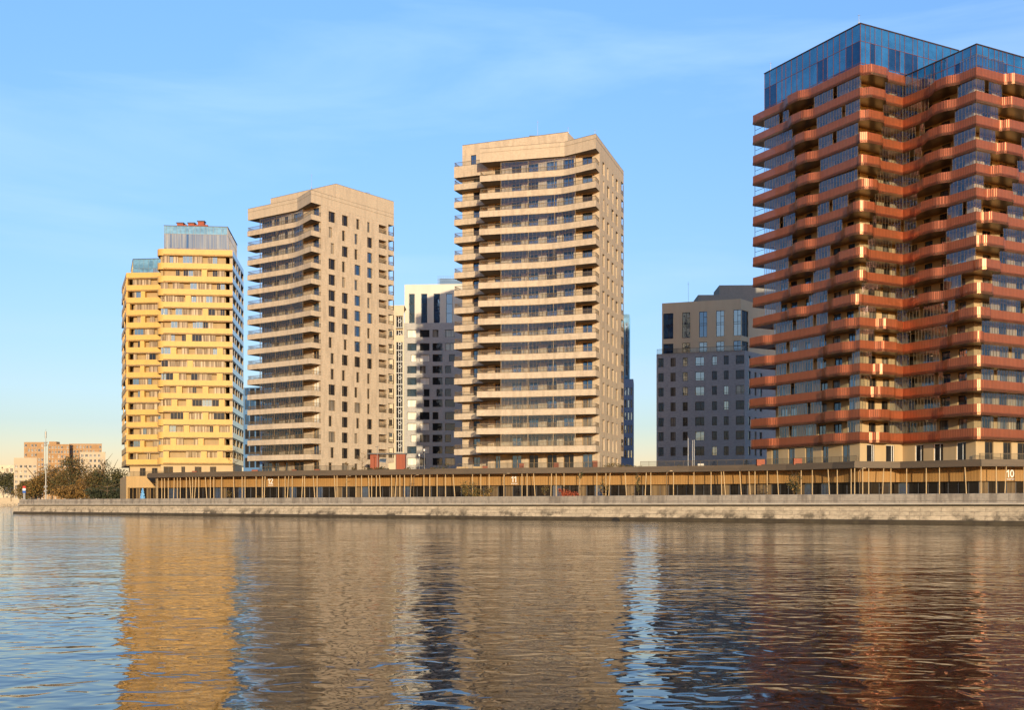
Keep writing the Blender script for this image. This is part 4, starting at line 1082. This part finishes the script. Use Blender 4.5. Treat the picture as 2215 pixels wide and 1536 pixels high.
for k in range(14):
    z = ZY(683, 296) - 3.1 * (k + 1)
    if k == 1: z -= .6
    if z < 9: break
    mb = MB(); mb.box(add(q, inward(u), .1), u, ud - uc, 1, z - .15, z); 
    for t in (0.02, .36, .68, .95): mb.box(add(add(q, u, t * (ud - uc)), inward(u), .05), u, .09, .09, z, z + 2.95)
    for e in range(8):
        aa = math.pi / 4 * e; mb.tube((*add(add(q, u, (ud - uc) * .55 + .42 * math.cos(aa)), inward(u), .12), z + 1.7 + .42 * math.sin(aa)), (*add(add(q, u, (ud - uc) * .55 + .42 * math.cos(aa + math.pi / 4)), inward(u), .12), z + 1.7 + .42 * math.sin(aa + math.pi / 4)), .09, .09, 5)
    bo = part('balcony', mb, M['white'], c4)
    mr = MB(); mr.wallq(add(add(q, u, .1), inward(u), .6), add(add(q, u, ud - uc - .1), inward(u), .6), z, z + 2.9); part('glazing', mr, M['glass_dark'], bo)
W5.flush()
# blue glazed building glimpsed left of the left beige tower
b6 = thing('blue_building', 'blue glazed building glimpsed in the gap between the yellow and left beige towers', 'building', (*P(535, 285), 8.0)); W6 = Windows(b6)
a, b = P(526.5, 286), P(568, 284); mb = MB(); rows = [(ZY(y, 285), 2.6) for y in (886, 918, 950, 983, 1012)]
grid_front(mb, W6, a, b, 8, ZY(838, 285), [(529.5, 538.5), (540, 551), (553, 562)], rows + [(ZY(856, 285), 1.9)], .3, 0, 'darkframe', lambda u, z: r4.choice(['glass_blue', 'glass_dark']), r4); mb.wallq(add(a, (0, 12)), a, 8, ZY(838, 285)); mb.face([(*p, ZY(838, 285)) for p in (a, b, add(b, (0, 12)), add(a, (0, 12)))])
part('wall', mb, M['blue_clad'], b6); W6.flush()
# slate building behind the right beige tower
b7 = thing('blue_grey_building', 'shaded blue grey block with a glass top, half hidden behind the right beige tower', 'building', (*P(1350, 320), 8.0)); W7 = Windows(b7)
a, b = P(1300, 321), P(1370, 320); mb = MB(); rows = [(ZY(y, 320), 2.3) for y in (855, 882, 909, 937, 964, 991)]
grid_front(mb, W7, a, b, 8, ZY(820, 320), [(1344, 1348), (1351, 1355), (1357.5, 1361.5), (1364, 1367.5)], rows, .3, 0, 'darkframe', lambda u, z: r4.choice(['glass_dark', 'glass_blue']), r4)
mb.wallq(b, add(b, (1.5, 12)), 8, ZY(820, 320)); mb.face([(*p, ZY(820, 320)) for p in (a, b, add(b, (0, 12)), add(a, (0, 12)))]); part('wall', mb, M['slate_brick'], b7)
a, b = P(1300, 322), P(1362, 321); mb = MB()
grid_front(mb, W7, a, b, ZY(820, 320), ZY(678, 320), [(1345.5, 1350), (1353, 1358.5)], [(ZY(812, 320), 15.6)], .3, 0, 'steel', lambda u, z: 'glass_sky', r4, 3, hs=((0, 1, .2), (0, 1, .4), (0, 1, .6), (0, 1, .8)))
mb.wallq(b, add(b, (1.2, 9)), ZY(820, 320), ZY(678, 320)); mb.face([(*p, ZY(678, 320)) for p in (a, b, add(b, (0, 9)), add(a, (0, 9)))]); part('upper_wall', mb, M['glass_pent_light'], b7); W7.flush()
# dark grey building beside the red tower
g5 = thing('grey_building', 'shaded dark grey brick block with brown panelled top, left of the red tower', 'building', (*P(1520, 252), 8.0)); W8 = Windows(g5); r5 = random.Random(9)
a, b = P(1420, 255), P(1611, 248.5); u = unit(sub2(b, a)); mb = MB(); sd5 = unit((.82, 1))
z8 = lambda x: 1400 + .2995 * x
ZB = ZY(764, 253)
rows = [(ZY(590 + .2995 * (y + 32), 252), 2.05 ) for y in (640, 748, 855, 965, 1075, 1180, 1290)]
pmf = lambda u_, z_: ('glass_curtain' if 3 < u_ < 5 and z_ < 46 else 'glass_sky' if (z_ > 24 and u_ < 12) or u_ < 2.5 else r5.choice(['glass_sky', 'glass_dark', 'glass_blue']) if z_ > 36 else r5.choice(['glass_dark', 'glass_dark', 'glass_curtain', 'glass_sky']))
grid_front(mb, W8, a, b, 8, ZB, [(z8(80), z8(118)), (z8(168), z8(205)), (z8(256), z8(292)), (z8(346), z8(412)), (z8(468), z8(504)), (z8(553), z8(588)), (z8(640), z8(700))], rows, .28, 0, 'darkframe', pmf, r5, 2, vs=(.6,), hs=((0, 1, .22),))
e = add(b, sd5, 24); grid_front(mb, W8, b, e, 8, ZB, [(z8(730), z8(747)), (z8(775), z8(790)), (z8(812), z8(830))], rows, .28, 0, 'darkframe', pmf, r5, 1)
mb.wallq(add(a, sd5, 20), a, 8, ZB); mb.face([(*p, ZB) for p in (a, b, add(b, sd5, 24), add(a, sd5, 20))]); part('wall', mb, M['grey_brick'], g5)
a2_, b2_ = add(P(1433, 255.6), (0, .8)), add(P(1604, 249.8), (0, .8)); mb = MB(); ZT = ZY(653, 254.5)
cols = [(z8(116), z8(188)), (z8(252), z8(310)), (z8(375), z8(432)), (z8(498), z8(556)), (z8(623), z8(678))]
grid_front(mb, W8, a2_, b2_, ZB, ZT, cols, [(ZB + .3, 2.3), (ZY(729, 253), 6.0)], .25, 0, 'darkframe', lambda u_, z_: r5.choice(['glass_sky', 'glass_blue']), r5, 3, vs=(.55,), hs=((0, 1, .46), (0, 1, .54), (.55, 1, .78)))
e2 = add(b2_, sd5, 20); grid_front(mb, W8, b2_, e2, ZB, ZT, [(z8(683), z8(730))], [(ZB + .3, 2.3), (ZY(729, 253), 6.0)], .25, 0, 'darkframe', lambda u_, z_: 'glass_dark', r5, 2, vs=(.5,), hs=((0, 1, .5),))
mb.wallq(add(a2_, sd5, 16), a2_, ZB, ZT); mb.face([(*p, ZT) for p in (a2_, b2_, add(b2_, sd5, 20), add(a2_, sd5, 16))]); part('upper_wall', mb, M['brown_panel'], g5)
mb = MB(); q = P(1510, 262); mb.box(q, unit((1, -.03)), 14, 8, ZT - .1, ZY(638, 262)); q = P(1556, 266); mb.box(q, unit((1, -.03)), 16, 9, ZT - .1, ZY(617, 266)); part('roof_plant_room', mb, M['plant_room'], g5)
mb = MB(); glazing(mb, [P(1421, 254.6), P(1611, 248.3)], ZB + .01, ZB + 1.1, 1.6, .04, 0, 1); part('glass_balustrade', mb, [M['clear_grey'], M['darkframe']], g5)
W8.flush(); antenna(1489, 258, ZT - .1, 5.5, 'tall thin antenna on the roof of the dark grey block', .035)

# ================================================================== PLANTS
def tree(name, label, px, D, z0, h, rx, rz, n, ls, mats, seed, cat='tree', group=None, trunk=.12, crown0=.3, blobs=9, limb=True):
    r = random.Random(seed); x, y = P(px, D); o = thing(name, label, cat, (x, y, z0), group)
    zc = z0 + h - rz; mt = MB(); top = z0 + h * .8
    prev = (x, y, z0 - .05); segs = 4
    for k in range(1, segs + 1):
        q = (x + r.uniform(-.04, .04) * h * .4, y + r.uniform(-.03, .03) * h * .4, z0 + (top - z0) * k / segs)
        mt.tube(prev, q, trunk * (1 - .2 * (k - 1)), trunk * (1 - .2 * k), 6)
        if limb and k >= 2:
            for e in range(3):
                an = r.uniform(0, 6.28); mt.tube(q, (q[0] + rx * .7 * math.cos(an), q[1] + rx * .7 * math.sin(an), q[2] + rz * r.uniform(.1, .6)), trunk * .4, trunk * .12, 5)
        prev = q
    part('trunk', mt, M['bark'], o)
    mb = MB(); bl = []
    for k in range(blobs):
        while True:
            a, b, c = r.uniform(-1, 1), r.uniform(-1, 1), r.uniform(-1, 1)
            if a * a + b * b + c * c < 1: break
        bl.append((x + a * rx * .72, y + b * rx * .72, zc + c * rz * .72, r.uniform(.28, .5)))
    for k in range(n):
        bx, by, bz, bs = r.choice(bl); v = Vector((r.gauss(0, 1), r.gauss(0, 1), r.gauss(0, 1))).normalized() * (r.random() ** .4)
        c = Vector((bx + v.x * rx * bs, by + v.y * rx * bs, max(z0 + .1, bz + v.z * rz * bs)))
        s = ls * r.uniform(.6, 1.3); d1 = Vector((r.gauss(0, 1), r.gauss(0, 1), r.gauss(0, 1))).normalized(); d2 = d1.cross(Vector((r.gauss(0, 1), r.gauss(0, 1), r.gauss(0, 1)))).normalized()
        mb.face([tuple(c - d1 * s), tuple(c - d2 * s * .6), tuple(c + d1 * s), tuple(c + d2 * s * .6)], r.randrange(len(mats)))
    part('crown', mb, [M[q] for q in mats], o); return o
# promenade planting
pg = 2.35
tree('bamboo_shrub', 'leftmost tall golden shrub in front of the podium, left of number 11', 1006, 190, pg, 4.6, 1.5, 2.1, 500, .13, ['leaf_gold', 'leaf_olive', 'leaf_olive'], 1, 'shrub', 'golden shrubs on the promenade', .05)
tree('bamboo_shrub', 'middle golden shrub of the row in front of the podium, left of number 11', 1026, 189, pg, 4.0, 1.5, 1.9, 500, .13, ['leaf_gold', 'leaf_olive', 'leaf_olive'], 2, 'shrub', 'golden shrubs on the promenade', .05)
tree('bamboo_shrub', 'low golden shrub nearest number 11, rightmost of its row', 1048, 188, pg, 3.3, 1.6, 1.5, 450, .13, ['leaf_gold', 'leaf_olive', 'leaf_brown'], 3, 'shrub', 'golden shrubs on the promenade', .05)
tree('red_shrub', 'bright red autumn shrub in front of the dark podium glass', 1230, 180, pg, 2.75, 2.1, 1.35, 800, .13, ['leaf_red', 'leaf_red', 'leaf_red2'], 4, 'shrub', None, .06, blobs=12)
for k, (px, D, h, rx, rz, n, lab, mt) in enumerate([
    (1180, 182, 3.4, .8, 1.2, 140, 'sparse small tree left of the red shrub', ['leaf_olive', 'leaf_brown']), (1254, 180, 5.8, .55, 1.0, 90, 'thin young tree with leaves only at its tip, right of the red shrub', ['leaf_olive', 'leaf_dark']),
    (1303, 178, 4.6, 1.3, 1.8, 170, 'sparse yellowish young tree between red shrub and striped timber band end', ['leaf_gold', 'leaf_olive']), (1380, 174, 5.4, .6, 2.1, 170, 'slender dark leafed young tree below the gap of open sky', ['leaf_dark', 'leaf_olive']),
    (1716, 166, 5.0, 1.25, 2.3, 420, 'leafy young tree in front of the podium below the red tower', ['leaf_olive', 'leaf_gold', 'leaf_dark']), (495, 218, 3.4, .6, 1.4, 90, 'small thin tree between the posts below the yellow tower', ['leaf_brown', 'leaf_olive'])]):
    tree('young_tree', lab, px, D, pg, h, rx, rz, n, .13, mt, 20 + k, 'tree', 'young trees on the promenade', .06)
for k, (px, lab) in enumerate([(567, 'low round brown bush below number 12, leftmost of three'), (618, 'low brown bush right of number 12, middle of three'), (645, 'low brown bush right of number 12, rightmost of three')]):
    tree('low_bush', lab, px, 214, pg, 1.55, 1.5, .8, 200, .12, ['leaf_brown', 'leaf_olive'], 40 + k, 'bush', 'low bushes on the promenade', .05, limb=False)
# terrace planting
tz = 8.43
tree('bare_shrub', 'pale bare twiggy shrub on the terrace in front of the left beige tower', 784, 225, tz, 5.0, 1.3, 2.0, 260, .09, ['leaf_bare'], 51, 'shrub', None, .05)
tree('terrace_tree', 'small dark tree on the terrace at the foot of the yellow tower', 506, 226, tz, 5.6, 2.0, 2.3, 260, .12, ['leaf_dark', 'leaf_brown'], 52, 'tree', None, .06)
tree('topiary_bush', 'small ball headed tree on the terrace beside the left beige tower', 750, 222, tz, 2.4, .5, .5, 120, .1, ['leaf_brown', 'leaf_bare'], 53, 'bush', None, .04, limb=False)
for k, (px, D, h, rx, n, lab) in enumerate([(796, 220, 1.5, 2.6, 300, 'brown hedge clump left of the red kiosk'), (822, 219, 1.4, 2.0, 240, 'brown hedge clump under the kiosk awning'), (765, 222, 1.7, .7, 120, 'dark round bush behind the terrace glass left of the hedge'), (962, 214, 1.9, 1.5, 160, 'dark reddish bush beside the recessed wing of the right beige tower'), (1326, 196, 1.3, 2.2, 320, 'wide low rounded bush at the right foot of the right beige tower'), (1352, 200, 1.2, 2.2, 300, 'wide low bush beside the slate blue block'),
        (1395, 205, .9, 2.2, 200, 'low dry bush under the open gap of sky'), (1612, 200, 2.2, .8, 120, 'thin yellowish bush on the terrace left of the red tower'), (1470, 215, 1.7, 1.2, 100, 'thin dark bush in front of the dark grey block'),
        (886, 216, 1.2, 1.5, 160, 'low brown bush on the terrace just right of the red kiosk'), (926, 215, 1.1, 1.7, 160, 'low dry bush behind the terrace edge right of the lamp poles'), (945, 216, 1.5, 1.4, 160, 'arched dry bush behind the terrace edge below the grey block'), (1378, 202, 1.0, 2.0, 180, 'low brown bush on the terrace left of the gap of sky')]):
    tree('terrace_bush', lab, px, D, tz, h, rx, h * .5, n, .12, ['leaf_brown', 'leaf_olive', 'leaf_dark'] if k != 4 else ['leaf_olive', 'leaf_brown'], 60 + k, 'bush', 'bushes on the terrace', .04, limb=False)
# planters and small terrace furniture
def planter(px, D, w_, h_, m_, lab, cat='planter', name='planter', grp='rust red planters on the terrace'):
    x, y = P(px, D); mb = MB(); mb.box((x - w_ / 2, y), (1, 0), w_, .6, tz, tz + h_, 0); mb.box((x - w_ / 2 + .06, y + .06), (1, 0), w_ - .12, .48, tz + h_ + .002, tz + h_ + .06, 1)
    for sx in (0, w_ - .08): mb.box((x - w_ / 2 + sx, y - .01), (1, 0), .08, .62, tz, tz + h_ + .02, 0)
    solo(name, mb, [M[m_], M['leaf_dark']], lab, cat, (x, y, tz), grp)
for px, D, w_, h_, lab in ((551, 229, 1.3, .9, 'rust planter at the left end of the left beige tower terrace'), (636, 224, 1.0, .8, 'rust planter below the middle of the left beige tower front'), (686, 222, 1.1, .85, 'rust planter under the front corner of the left beige tower'), (1049, 205, 1.0, .9, 'rust planter beside the wing of the right beige tower'), (1128, 197, .9, 1.1, 'rust planter by the second door of the right beige tower'), (1203, 194, .9, 1.15, 'rust planter below the middle of the right beige tower front'), (1287, 191, .9, 1.3, 'rust planter at the right corner of the right beige tower'),
                         (1646, 176, 1.3, 1.0, 'rust planter at the left foot of the red tower'), (1726, 172, 1.3, 1.0, 'rust planter behind the terrace glass below the red tower'), (420, 231, 1.0, .7, 'small red planter at the left tip of the podium roof')):
    planter(px, D, w_, h_, 'corten', lab)
for px, D, w_, lab in ((1407, 203, .7, 'small orange crate on the terrace under the gap of sky'), (1421, 203, .8, 'small orange crate at the left corner of the dark grey block'), (1440, 203, .8, 'small orange crate below the left windows of the dark grey block'), (1460, 203, .7, 'small tan crate left of the flagpoles'), (1473, 203, .6, 'small tan crate just left of the flagpoles')):
    planter(px, D, w_, .5, 'corten' if 'orange' in lab else 'wood', lab, 'crate', 'terrace_crate', 'small crates on the terrace')
def bench_sofa(px, D, lab):
    x, y = P(px, D); o = thing('terrace_sofa', lab, 'sofa', (x, y, tz), 'wicker sofas on the terrace')
    mb = MB(); mb.box((x - 1.1, y), (1, 0), 2.2, .8, tz + .1, tz + .5); part('seat', mb, M['post'], o)
    mb = MB(); mb.box((x - 1.1, y + .8), (1, 0), 2.2, .2, tz + .1, tz + .95); part('backrest', mb, M['post'], o)
    for sx in (-1.1, .95): mb = MB(); mb.box((x + sx, y - .02), (1, 0), .15, .8, tz, tz + .7); part('armrest', mb, M['post'], o)
bench_sofa(1000, 210, 'tan wicker sofa on the terrace left of the recessed wing entrance'); bench_sofa(1034, 208, 'tan wicker sofa on the terrace right beside the wing planter')
# red kiosk on the terrace
kx, kD = P(836, 236)[0], 236; ki = thing('red_kiosk', 'open terrace pavilion with rust red panels and flat dark roof', 'kiosk', (kx, kD, tz))
xl, xm, xr = P(800, kD)[0], P(818, kD)[0], P(857, kD)[0]; xe = P(876.5, kD)[0]; zr = ZY(983, kD)
mb = MB(); mb.box((xl, kD + .5), (1, 0), xm - xl, 1.6, tz, zr - .004); part('side_panel', mb, M['redpanel'], ki)
mb = MB(); mb.box((xr, kD), (1, 0), xe - xr, 2.4, tz, zr - .004); part('cabin', mb, M['redpanel'], ki)
mb = MB(); mb.box((xl - .6, kD - .15), (1, 0), xe - xl + .75, 3, zr, zr + .25); mb.box((xr - .12, kD - .1), (1, 0), .12, .2, tz, zr - .004); part('roof', mb, M['greydark'], ki)
mb = MB(); x0 = P(821, kD)[0]; mb.face([(x0, kD + 1.2, zr - .9), (x0 + 1.4, kD + 1.2, zr - .95), (x0 + 1.4, kD - .3, zr - 1.6), (x0, kD - .3, zr - 1.4)]); mb.face([(x0, kD - .3, zr - 1.4), (x0 + 1.4, kD - .3, zr - 1.6), (x0 + 1.4, kD - .3, zr - 1.85), (x0, kD - .3, zr - 1.65)]); part('awning', mb, M['awning'], ki)

# ================================================================== LAMPS, POLES, SIGN, TENT, BLUE TREE
def lamp(px, D, z0, h, lab, arm=.55, grp='thin street lamps on the promenade'):
    x, y = P(px, D); o = thing('street_lamp', lab, 'street lamp', (x, y, z0), grp)
    mb = MB(); mb.tube((x, y, z0), (x, y, z0 + h), .07, .045, 6); part('pole', mb, M['bronze'], o)
    mb = MB(); prev = (x, y, z0 + h - .02)
    for k in range(1, 5):
        q = (x + arm * (k / 4) ** 1.4, y, z0 + h + .45 * math.sin(k / 4 * 1.5)); mb.tube(prev, q, .045, .04, 5); prev = q
    mb.box((prev[0] - .05, y - .07), (1, 0), .4, .14, prev[2] - .05, prev[2] + .04); part('lamp_head', mb, M['bronze'], o)
for px, D, lab in ((478, 219, 'thin lamp with bent head left of number 12, among posts'), (566, 213, 'thin lamp with bent head just left of number 12'), (749, 203, 'thin lamp with bent head below the right windows of the left beige tower'), (895, 195, 'thin lamp with bent head below the grey block'), (1091, 185, 'thin lamp with bent head just left of number 11'), (1442, 170, 'thin lamp with bent head below the dark grey block'), (1859, 157, 'thin lamp with bent head near the red tower corner')):
    lamp(px, D, pg, 4.6, lab)
def pole(name, px, D, z0, h, r_, lab, cat, grp, m_='white'):  # white paint stands in for sunlight on poles in the red tower's shadow
    r_ *= .75
    x, y = P(px, D); mb = MB(); mb.tube((x, y, z0), (x, y, z0 + h), r_, r_ * .7, 6); mb.tube((x, y, z0), (x, y, z0 + .2), r_ * 2, r_ * 2, 8); mb.tube((x, y, z0 + h), (x, y, z0 + h + .12), r_ * 1.3, r_ * .6, 6)
    return solo(name, mb, M[m_], lab, cat, (x, y, z0), grp)
pole('flagpole', 1488.5, 204, tz, 6.0, .06, 'bare flagpole on the terrace standing apart, leftmost of three', 'flagpole', 'flagpoles on the terrace')
pole('flagpole', 1498, 204, tz, 5.6, .05, 'bare flagpole on the terrace, middle of three', 'flagpole', 'flagpoles on the terrace')
pole('flagpole', 1501.5, 204.5, tz, 5.7, .06, 'bare flagpole on the terrace, rightmost of three', 'flagpole', 'flagpoles on the terrace')
for px, D, h, lab in ((816, 226, 5.6, 'grey lamp pole in front of the red kiosk'), (907, 226, 4.0, 'grey lamp pole with small bright head modelled on window glare, at the grey block shadow'), (918, 225, 5.0, 'thin grey pole right of the lamp pole with the bright glare head')):
    x, y = P(px, D); o = thing('terrace_lamp', lab, 'lamp pole', (x, y, tz), 'lamp poles on the terrace')
    mb = MB(); mb.tube((x, y, tz), (x, y, tz + h), .07, .05, 6); part('pole', mb, M['steel'], o)
    mb = MB(); 
    if 'bright' in lab: mb.box((x - .16, y - .12), (1, 0), .3, .24, tz + h - .3, tz + h + .1)  # white head box modelled on a bright window's glare, not on a lamp
    else: mb.box((x - .35, y - .12), (1, 0), .55, .24, tz + h, tz + h + .1)
    part('lamp_head', mb, M['white'] if 'bright' in lab else M['greydark'], o)
x, y = P(2122, 160.6); o = thing('street_sign', 'small blue street name plates on a post near number 10', 'sign', (x, y, pg))
mb = MB(); mb.box((x - .62, y), unit((1, .15)), .62, .05, 5.15, 5.42); part('sign_plate', mb, M['sign_blue'], o)
mb = MB(); mb.box((x + .12, y + .05), unit((1, .5)), .6, .05, 5.02, 5.3); part('sign_plate', mb, M['sign_blue'], o)
mb = MB(); mb.box((x - .55, y - .012), unit((1, .15)), .46, .01, 5.24, 5.34); part('lettering_strip', mb, M['white'], o)
mb = MB(); mb.tube((x + .05, y + .12, pg), (x + .05, y + .12, 5.45), .04, .04, 6); part('pole', mb, M['steel'], o)
x, y = P(308.5, 262); o = thing('blue_tree', 'slim blue tinsel cone tree standing before the base of the yellow tower', 'decorated tree', (x, y, pg))
r = random.Random(3); mb = MB(); h = 3.5
for k in range(700):
    t = r.random() ** 1.5; an = r.uniform(0, 6.28); rad = (.72 if r.random() < .8 else .6) * (1 - t) ** .8; c = Vector((x + rad * math.cos(an), y + rad * math.sin(an), pg + .1 + t * h)); d1 = Vector((r.gauss(0, 1), r.gauss(0, 1), r.gauss(0, 1))).normalized() * .12; d2 = d1.cross(Vector((r.gauss(0, 1), r.gauss(0, 1), r.gauss(0, 1)))).normalized() * .1
    mb.face([tuple(c - d1), tuple(c - d2), tuple(c + d1), tuple(c + d2)])
part('crown', mb, M['bluetinsel'], o); mb = MB(); mb.tube((x, y, pg), (x, y, pg + h), .6, .03, 10); part('core', mb, M['bluetinsel'], o)
x, y = P(1545, 214); mb = MB()
for k in range(6):
    aa, ab = math.pi / 3 * k, math.pi / 3 * (k + 1); mb.face([(x + 1.05 * math.cos(aa), y + 1.05 * math.sin(aa), tz), (x + 1.05 * math.cos(ab), y + 1.05 * math.sin(ab), tz), (x + .25 * math.cos(ab), y + .25 * math.sin(ab), tz + 2), (x + .25 * math.cos(aa), y + .25 * math.sin(aa), tz + 2)])
mb.tube((x, y, tz + 1.9), (x, y, tz + 2.15), .26, .08, 6)
solo('closed_parasol', mb, M['awning'], 'dark cone shaped tent on the terrace before the dark grey block', 'tent', (x, y, tz))
x, y = P(1516, 210); mb = MB(); mb.box((x - .6, y), (1, 0), 1.2, .06, tz + .9, tz + 1.55, 0)
for sx in (-.45, .4): mb.box((x + sx, y + .01), (1, 0), .05, .05, tz, tz + .9, 0)
solo('notice_board', mb, M['steel'], 'pale notice board on two legs beside the dark tent', 'notice board', (x, y, tz))

# ================================================================== LEFT BACKGROUND
def block(name, lab, px0, px1, D, ytop, mat_, wcols, wrows, wm, sideu=None, side=10, roofbits=(), seed=1, fm='white', y0=1075):
    r = random.Random(seed); a, b = P(px0, D), P(px1, D); o = thing(name, lab, 'apartment block', (*P((px0 + px1) / 2, D), 2.3)); W = Windows(o)
    zt = ZY(ytop, D); mb = MB(); st = (zt - 4) / wrows; cw = (px1 - px0) / wcols
    cols = [(px0 + cw * (k + .2), px0 + cw * (k + .8)) for k in range(wcols)]; rows = [(4.5 + st * k, st * .58) for k in range(wrows) if 4.5 + st * k + st * .5 < zt - .8]
    grid_front(mb, W, a, b, 2.3, zt, cols, rows, .3, 0, fm, lambda u, z: r.choice(wm), r, 1, vs=(.5,), skip=.12)
    mb.wallq(b, add(b, (-.43 * side, side)), 2.3, zt); mb.wallq(add(a, (-.43 * side, side)), a, 2.3, zt); mb.face([(*p, zt) for p in (a, b, add(b, (-.43 * side, side)), add(a, (-.43 * side, side)))])
    part('wall', mb, mat_, o)
    mb = MB(); mb.band([a, b], zt, zt + .5, .4)
    for (p0, p1, yt) in roofbits: q = P(p0, D + 3); mb.box(q, (1, 0), (p1 - p0) / F * D, 5, zt, ZY(yt, D))
    part('roof_edge', mb, mat_, o); W.flush()
wmx = ['glass_dark', 'glass_curtain', 'glass_curtain', 'glass_dark', 'glass_tan']
block('brick_apartments', 'brown brick high rise at far left, left wing with its flat roof', 52, 95, 640, 958.5, M['brown_brick'], 6, 12, wmx, roofbits=((62, 80, 956),), seed=2)
block('brick_apartments', 'brown brick high rise at far left, tall centre with rooftop box', 104, 150, 650, 963, M['brown_brick'], 7, 12, wmx, roofbits=((106, 122, 955), (140, 150, 961)), seed=3)
block('brick_apartments', 'brown brick high rise at far left, right wing beside the pale slab', 150, 220, 660, 962, M['brown_brick'], 10, 12, wmx, roofbits=((152, 174, 960), (188, 198, 961)), seed=4)
block('pale_apartments', 'pale slab block standing left of the brown brick high rise', 30, 80, 520, 993, M['pale_wall'], 5, 8, wmx, seed=5, roofbits=((34, 52, 991),))
block('pale_apartments', 'pale slab block standing in front of the right end of the brick high rise', 173, 228, 560, 980, M['pale_wall'], 6, 9, wmx, seed=6, roofbits=((176, 190, 978),))
block('pale_apartments', 'low pale house far off at the left edge behind the dark tree', -20, 30, 940, 1008, M['cream'], 5, 5, wmx, seed=7)
block('low_pavilion', 'low long white shed on the shore behind the left end of the wall', 48, 80, 430, 1055, M['pale_wall'], 3, 1, ['glass_dark'], seed=8)
tl = [(8, 905, 30, 17, 14, 'dark bushy tree on the far shore at the left edge of the view', ['leaf_dark', 'leaf_olive'], 2.6), (24, 900, 27, 12, 13, 'dark tree on the far shore next to the pale slab block', ['leaf_dark', 'leaf_olive'], 2.6),
      (58, 420, 9, 6, 4, 'low olive tree before the left pale slab block', ['leaf_olive', 'leaf_brown'], 2.3), (72, 400, 13, 6, 6, 'olive tree left of the telecom mast', ['leaf_olive', 'leaf_brown', 'leaf_gold'], 2.3), (86, 410, 11, 5, 5, 'dark green tree close behind the telecom mast', ['leaf_dark', 'leaf_olive'], 2.3),
      (112, 400, 14.5, 5.4, 6.6, 'broad brownish tree right of the telecom mast', ['leaf_olive', 'leaf_brown', 'leaf_gold'], 2.3), (132, 390, 13, 4.6, 6, 'brown tree under the brick high rise centre', ['leaf_olive', 'leaf_brown'], 2.3), (158, 380, 17.5, 6.2, 8.3, 'tallest round olive tree before the brick high rise', ['leaf_olive', 'leaf_brown', 'leaf_dark'], 2.3),
      (180, 375, 9, 5, 4, 'low brown tree before the right pale slab block', ['leaf_brown', 'leaf_gold'], 2.3), (200, 370, 11, 6, 5, 'brown tree below the right pale slab block', ['leaf_brown', 'leaf_olive'], 2.3), (222, 365, 15.5, 4.8, 7.6, 'tall dark olive tree right of the right pale slab block', ['leaf_dark', 'leaf_olive', 'leaf_brown'], 2.3),
      (243, 352, 13.5, 6, 7, 'dark olive tree close left of the yellow tower', ['leaf_dark', 'leaf_olive'], 2.3), (232, 330, 6, 6, 3, 'very dark low tree beside the yellow tower base', ['leaf_dark'], 2.3), (147, 350, 6, 7, 3, 'low yellowish bush below the round olive tree', ['leaf_gold', 'leaf_brown'], 2.3)]
for k, (px, D, h, rx, rz, lab, mt, zz) in enumerate(tl):
    tree('park_tree', lab, px, D, zz, h, rx, rz, 3200 if D < 600 else 1500, .30 if D < 600 else .7, mt, 100 + k, 'tree', 'trees in the park at far left', .3, blobs=14)
mb = MB(); mb.prism([P(-400, 880), P(50, 880), P(50, 905), P(-400, 905)], -.4, 3.3, 0); mb.prism([P(-400, 878), P(50, 878), P(50, 879.9), P(-400, 879.9)], -.4, 1.1, 0); mb.prism([P(-400, 900), P(54, 900), P(54, 903), P(-400, 903)], 3.301, 6.6, 0)
solo('far_quay_wall', mb, M['stone'], 'two tier pale stone quay wall on the far shore at the left edge', 'wall', (*P(20, 880), 0))
x, y = P(99, 262); o = thing('telecom_mast', 'tall grey telecom mast with fat antenna drum standing on the embankment at far left', 'mast', (x, y, pg))
mb = MB(); zt = ZY(931, 262); mb.tube((x, y, pg), (x, y, 10), .17, .15, 8); mb.tube((x, y, 10), (x, y, zt - 2), .12, .09, 8); part('pole', mb, M['steel'], o)
mb = MB(); mb.tube((x, y, zt - 1.9), (x, y, zt - .3), .2, .2, 10); mb.tube((x, y, zt - .3), (x, y, zt + .25), .03, .03, 5); part('antenna_drum', mb, M['steel'], o)
for z, s in ((zt - 3.3, .35), (zt - 3.9, .3), (11.3, .4), (10.5, .45), (6.0, .4), (5.0, .35)): mb = MB(); mb.box((x - s, y - .2), (1, 0), 2 * s * .7, .35, z, z + .45); mb.box((x + s * .5, y - .1), (1, 0), s * .6, .2, z + .2, z + .5); part('equipment_box', mb, M['steel'], o)
x, y = P(52, 300); o = thing('pylon_sign', 'small red, white and blue pylon sign left of the telecom mast', 'sign', (x, y, pg))
for k, (m_, z) in enumerate((('sign_red', 6.4), ('white', 5.75), ('sign_blue', 5.1))): mb = MB(); mb.box((x - .4, y), (1, 0), .8, .25, z, z + .62); part('sign_panel', mb, M[m_], o)
mb = MB(); mb.box((x - .3, y + .05), (1, 0), .6, .15, pg, 5.09); part('sign_base', mb, M['steel'], o)

exec_parts.clear()
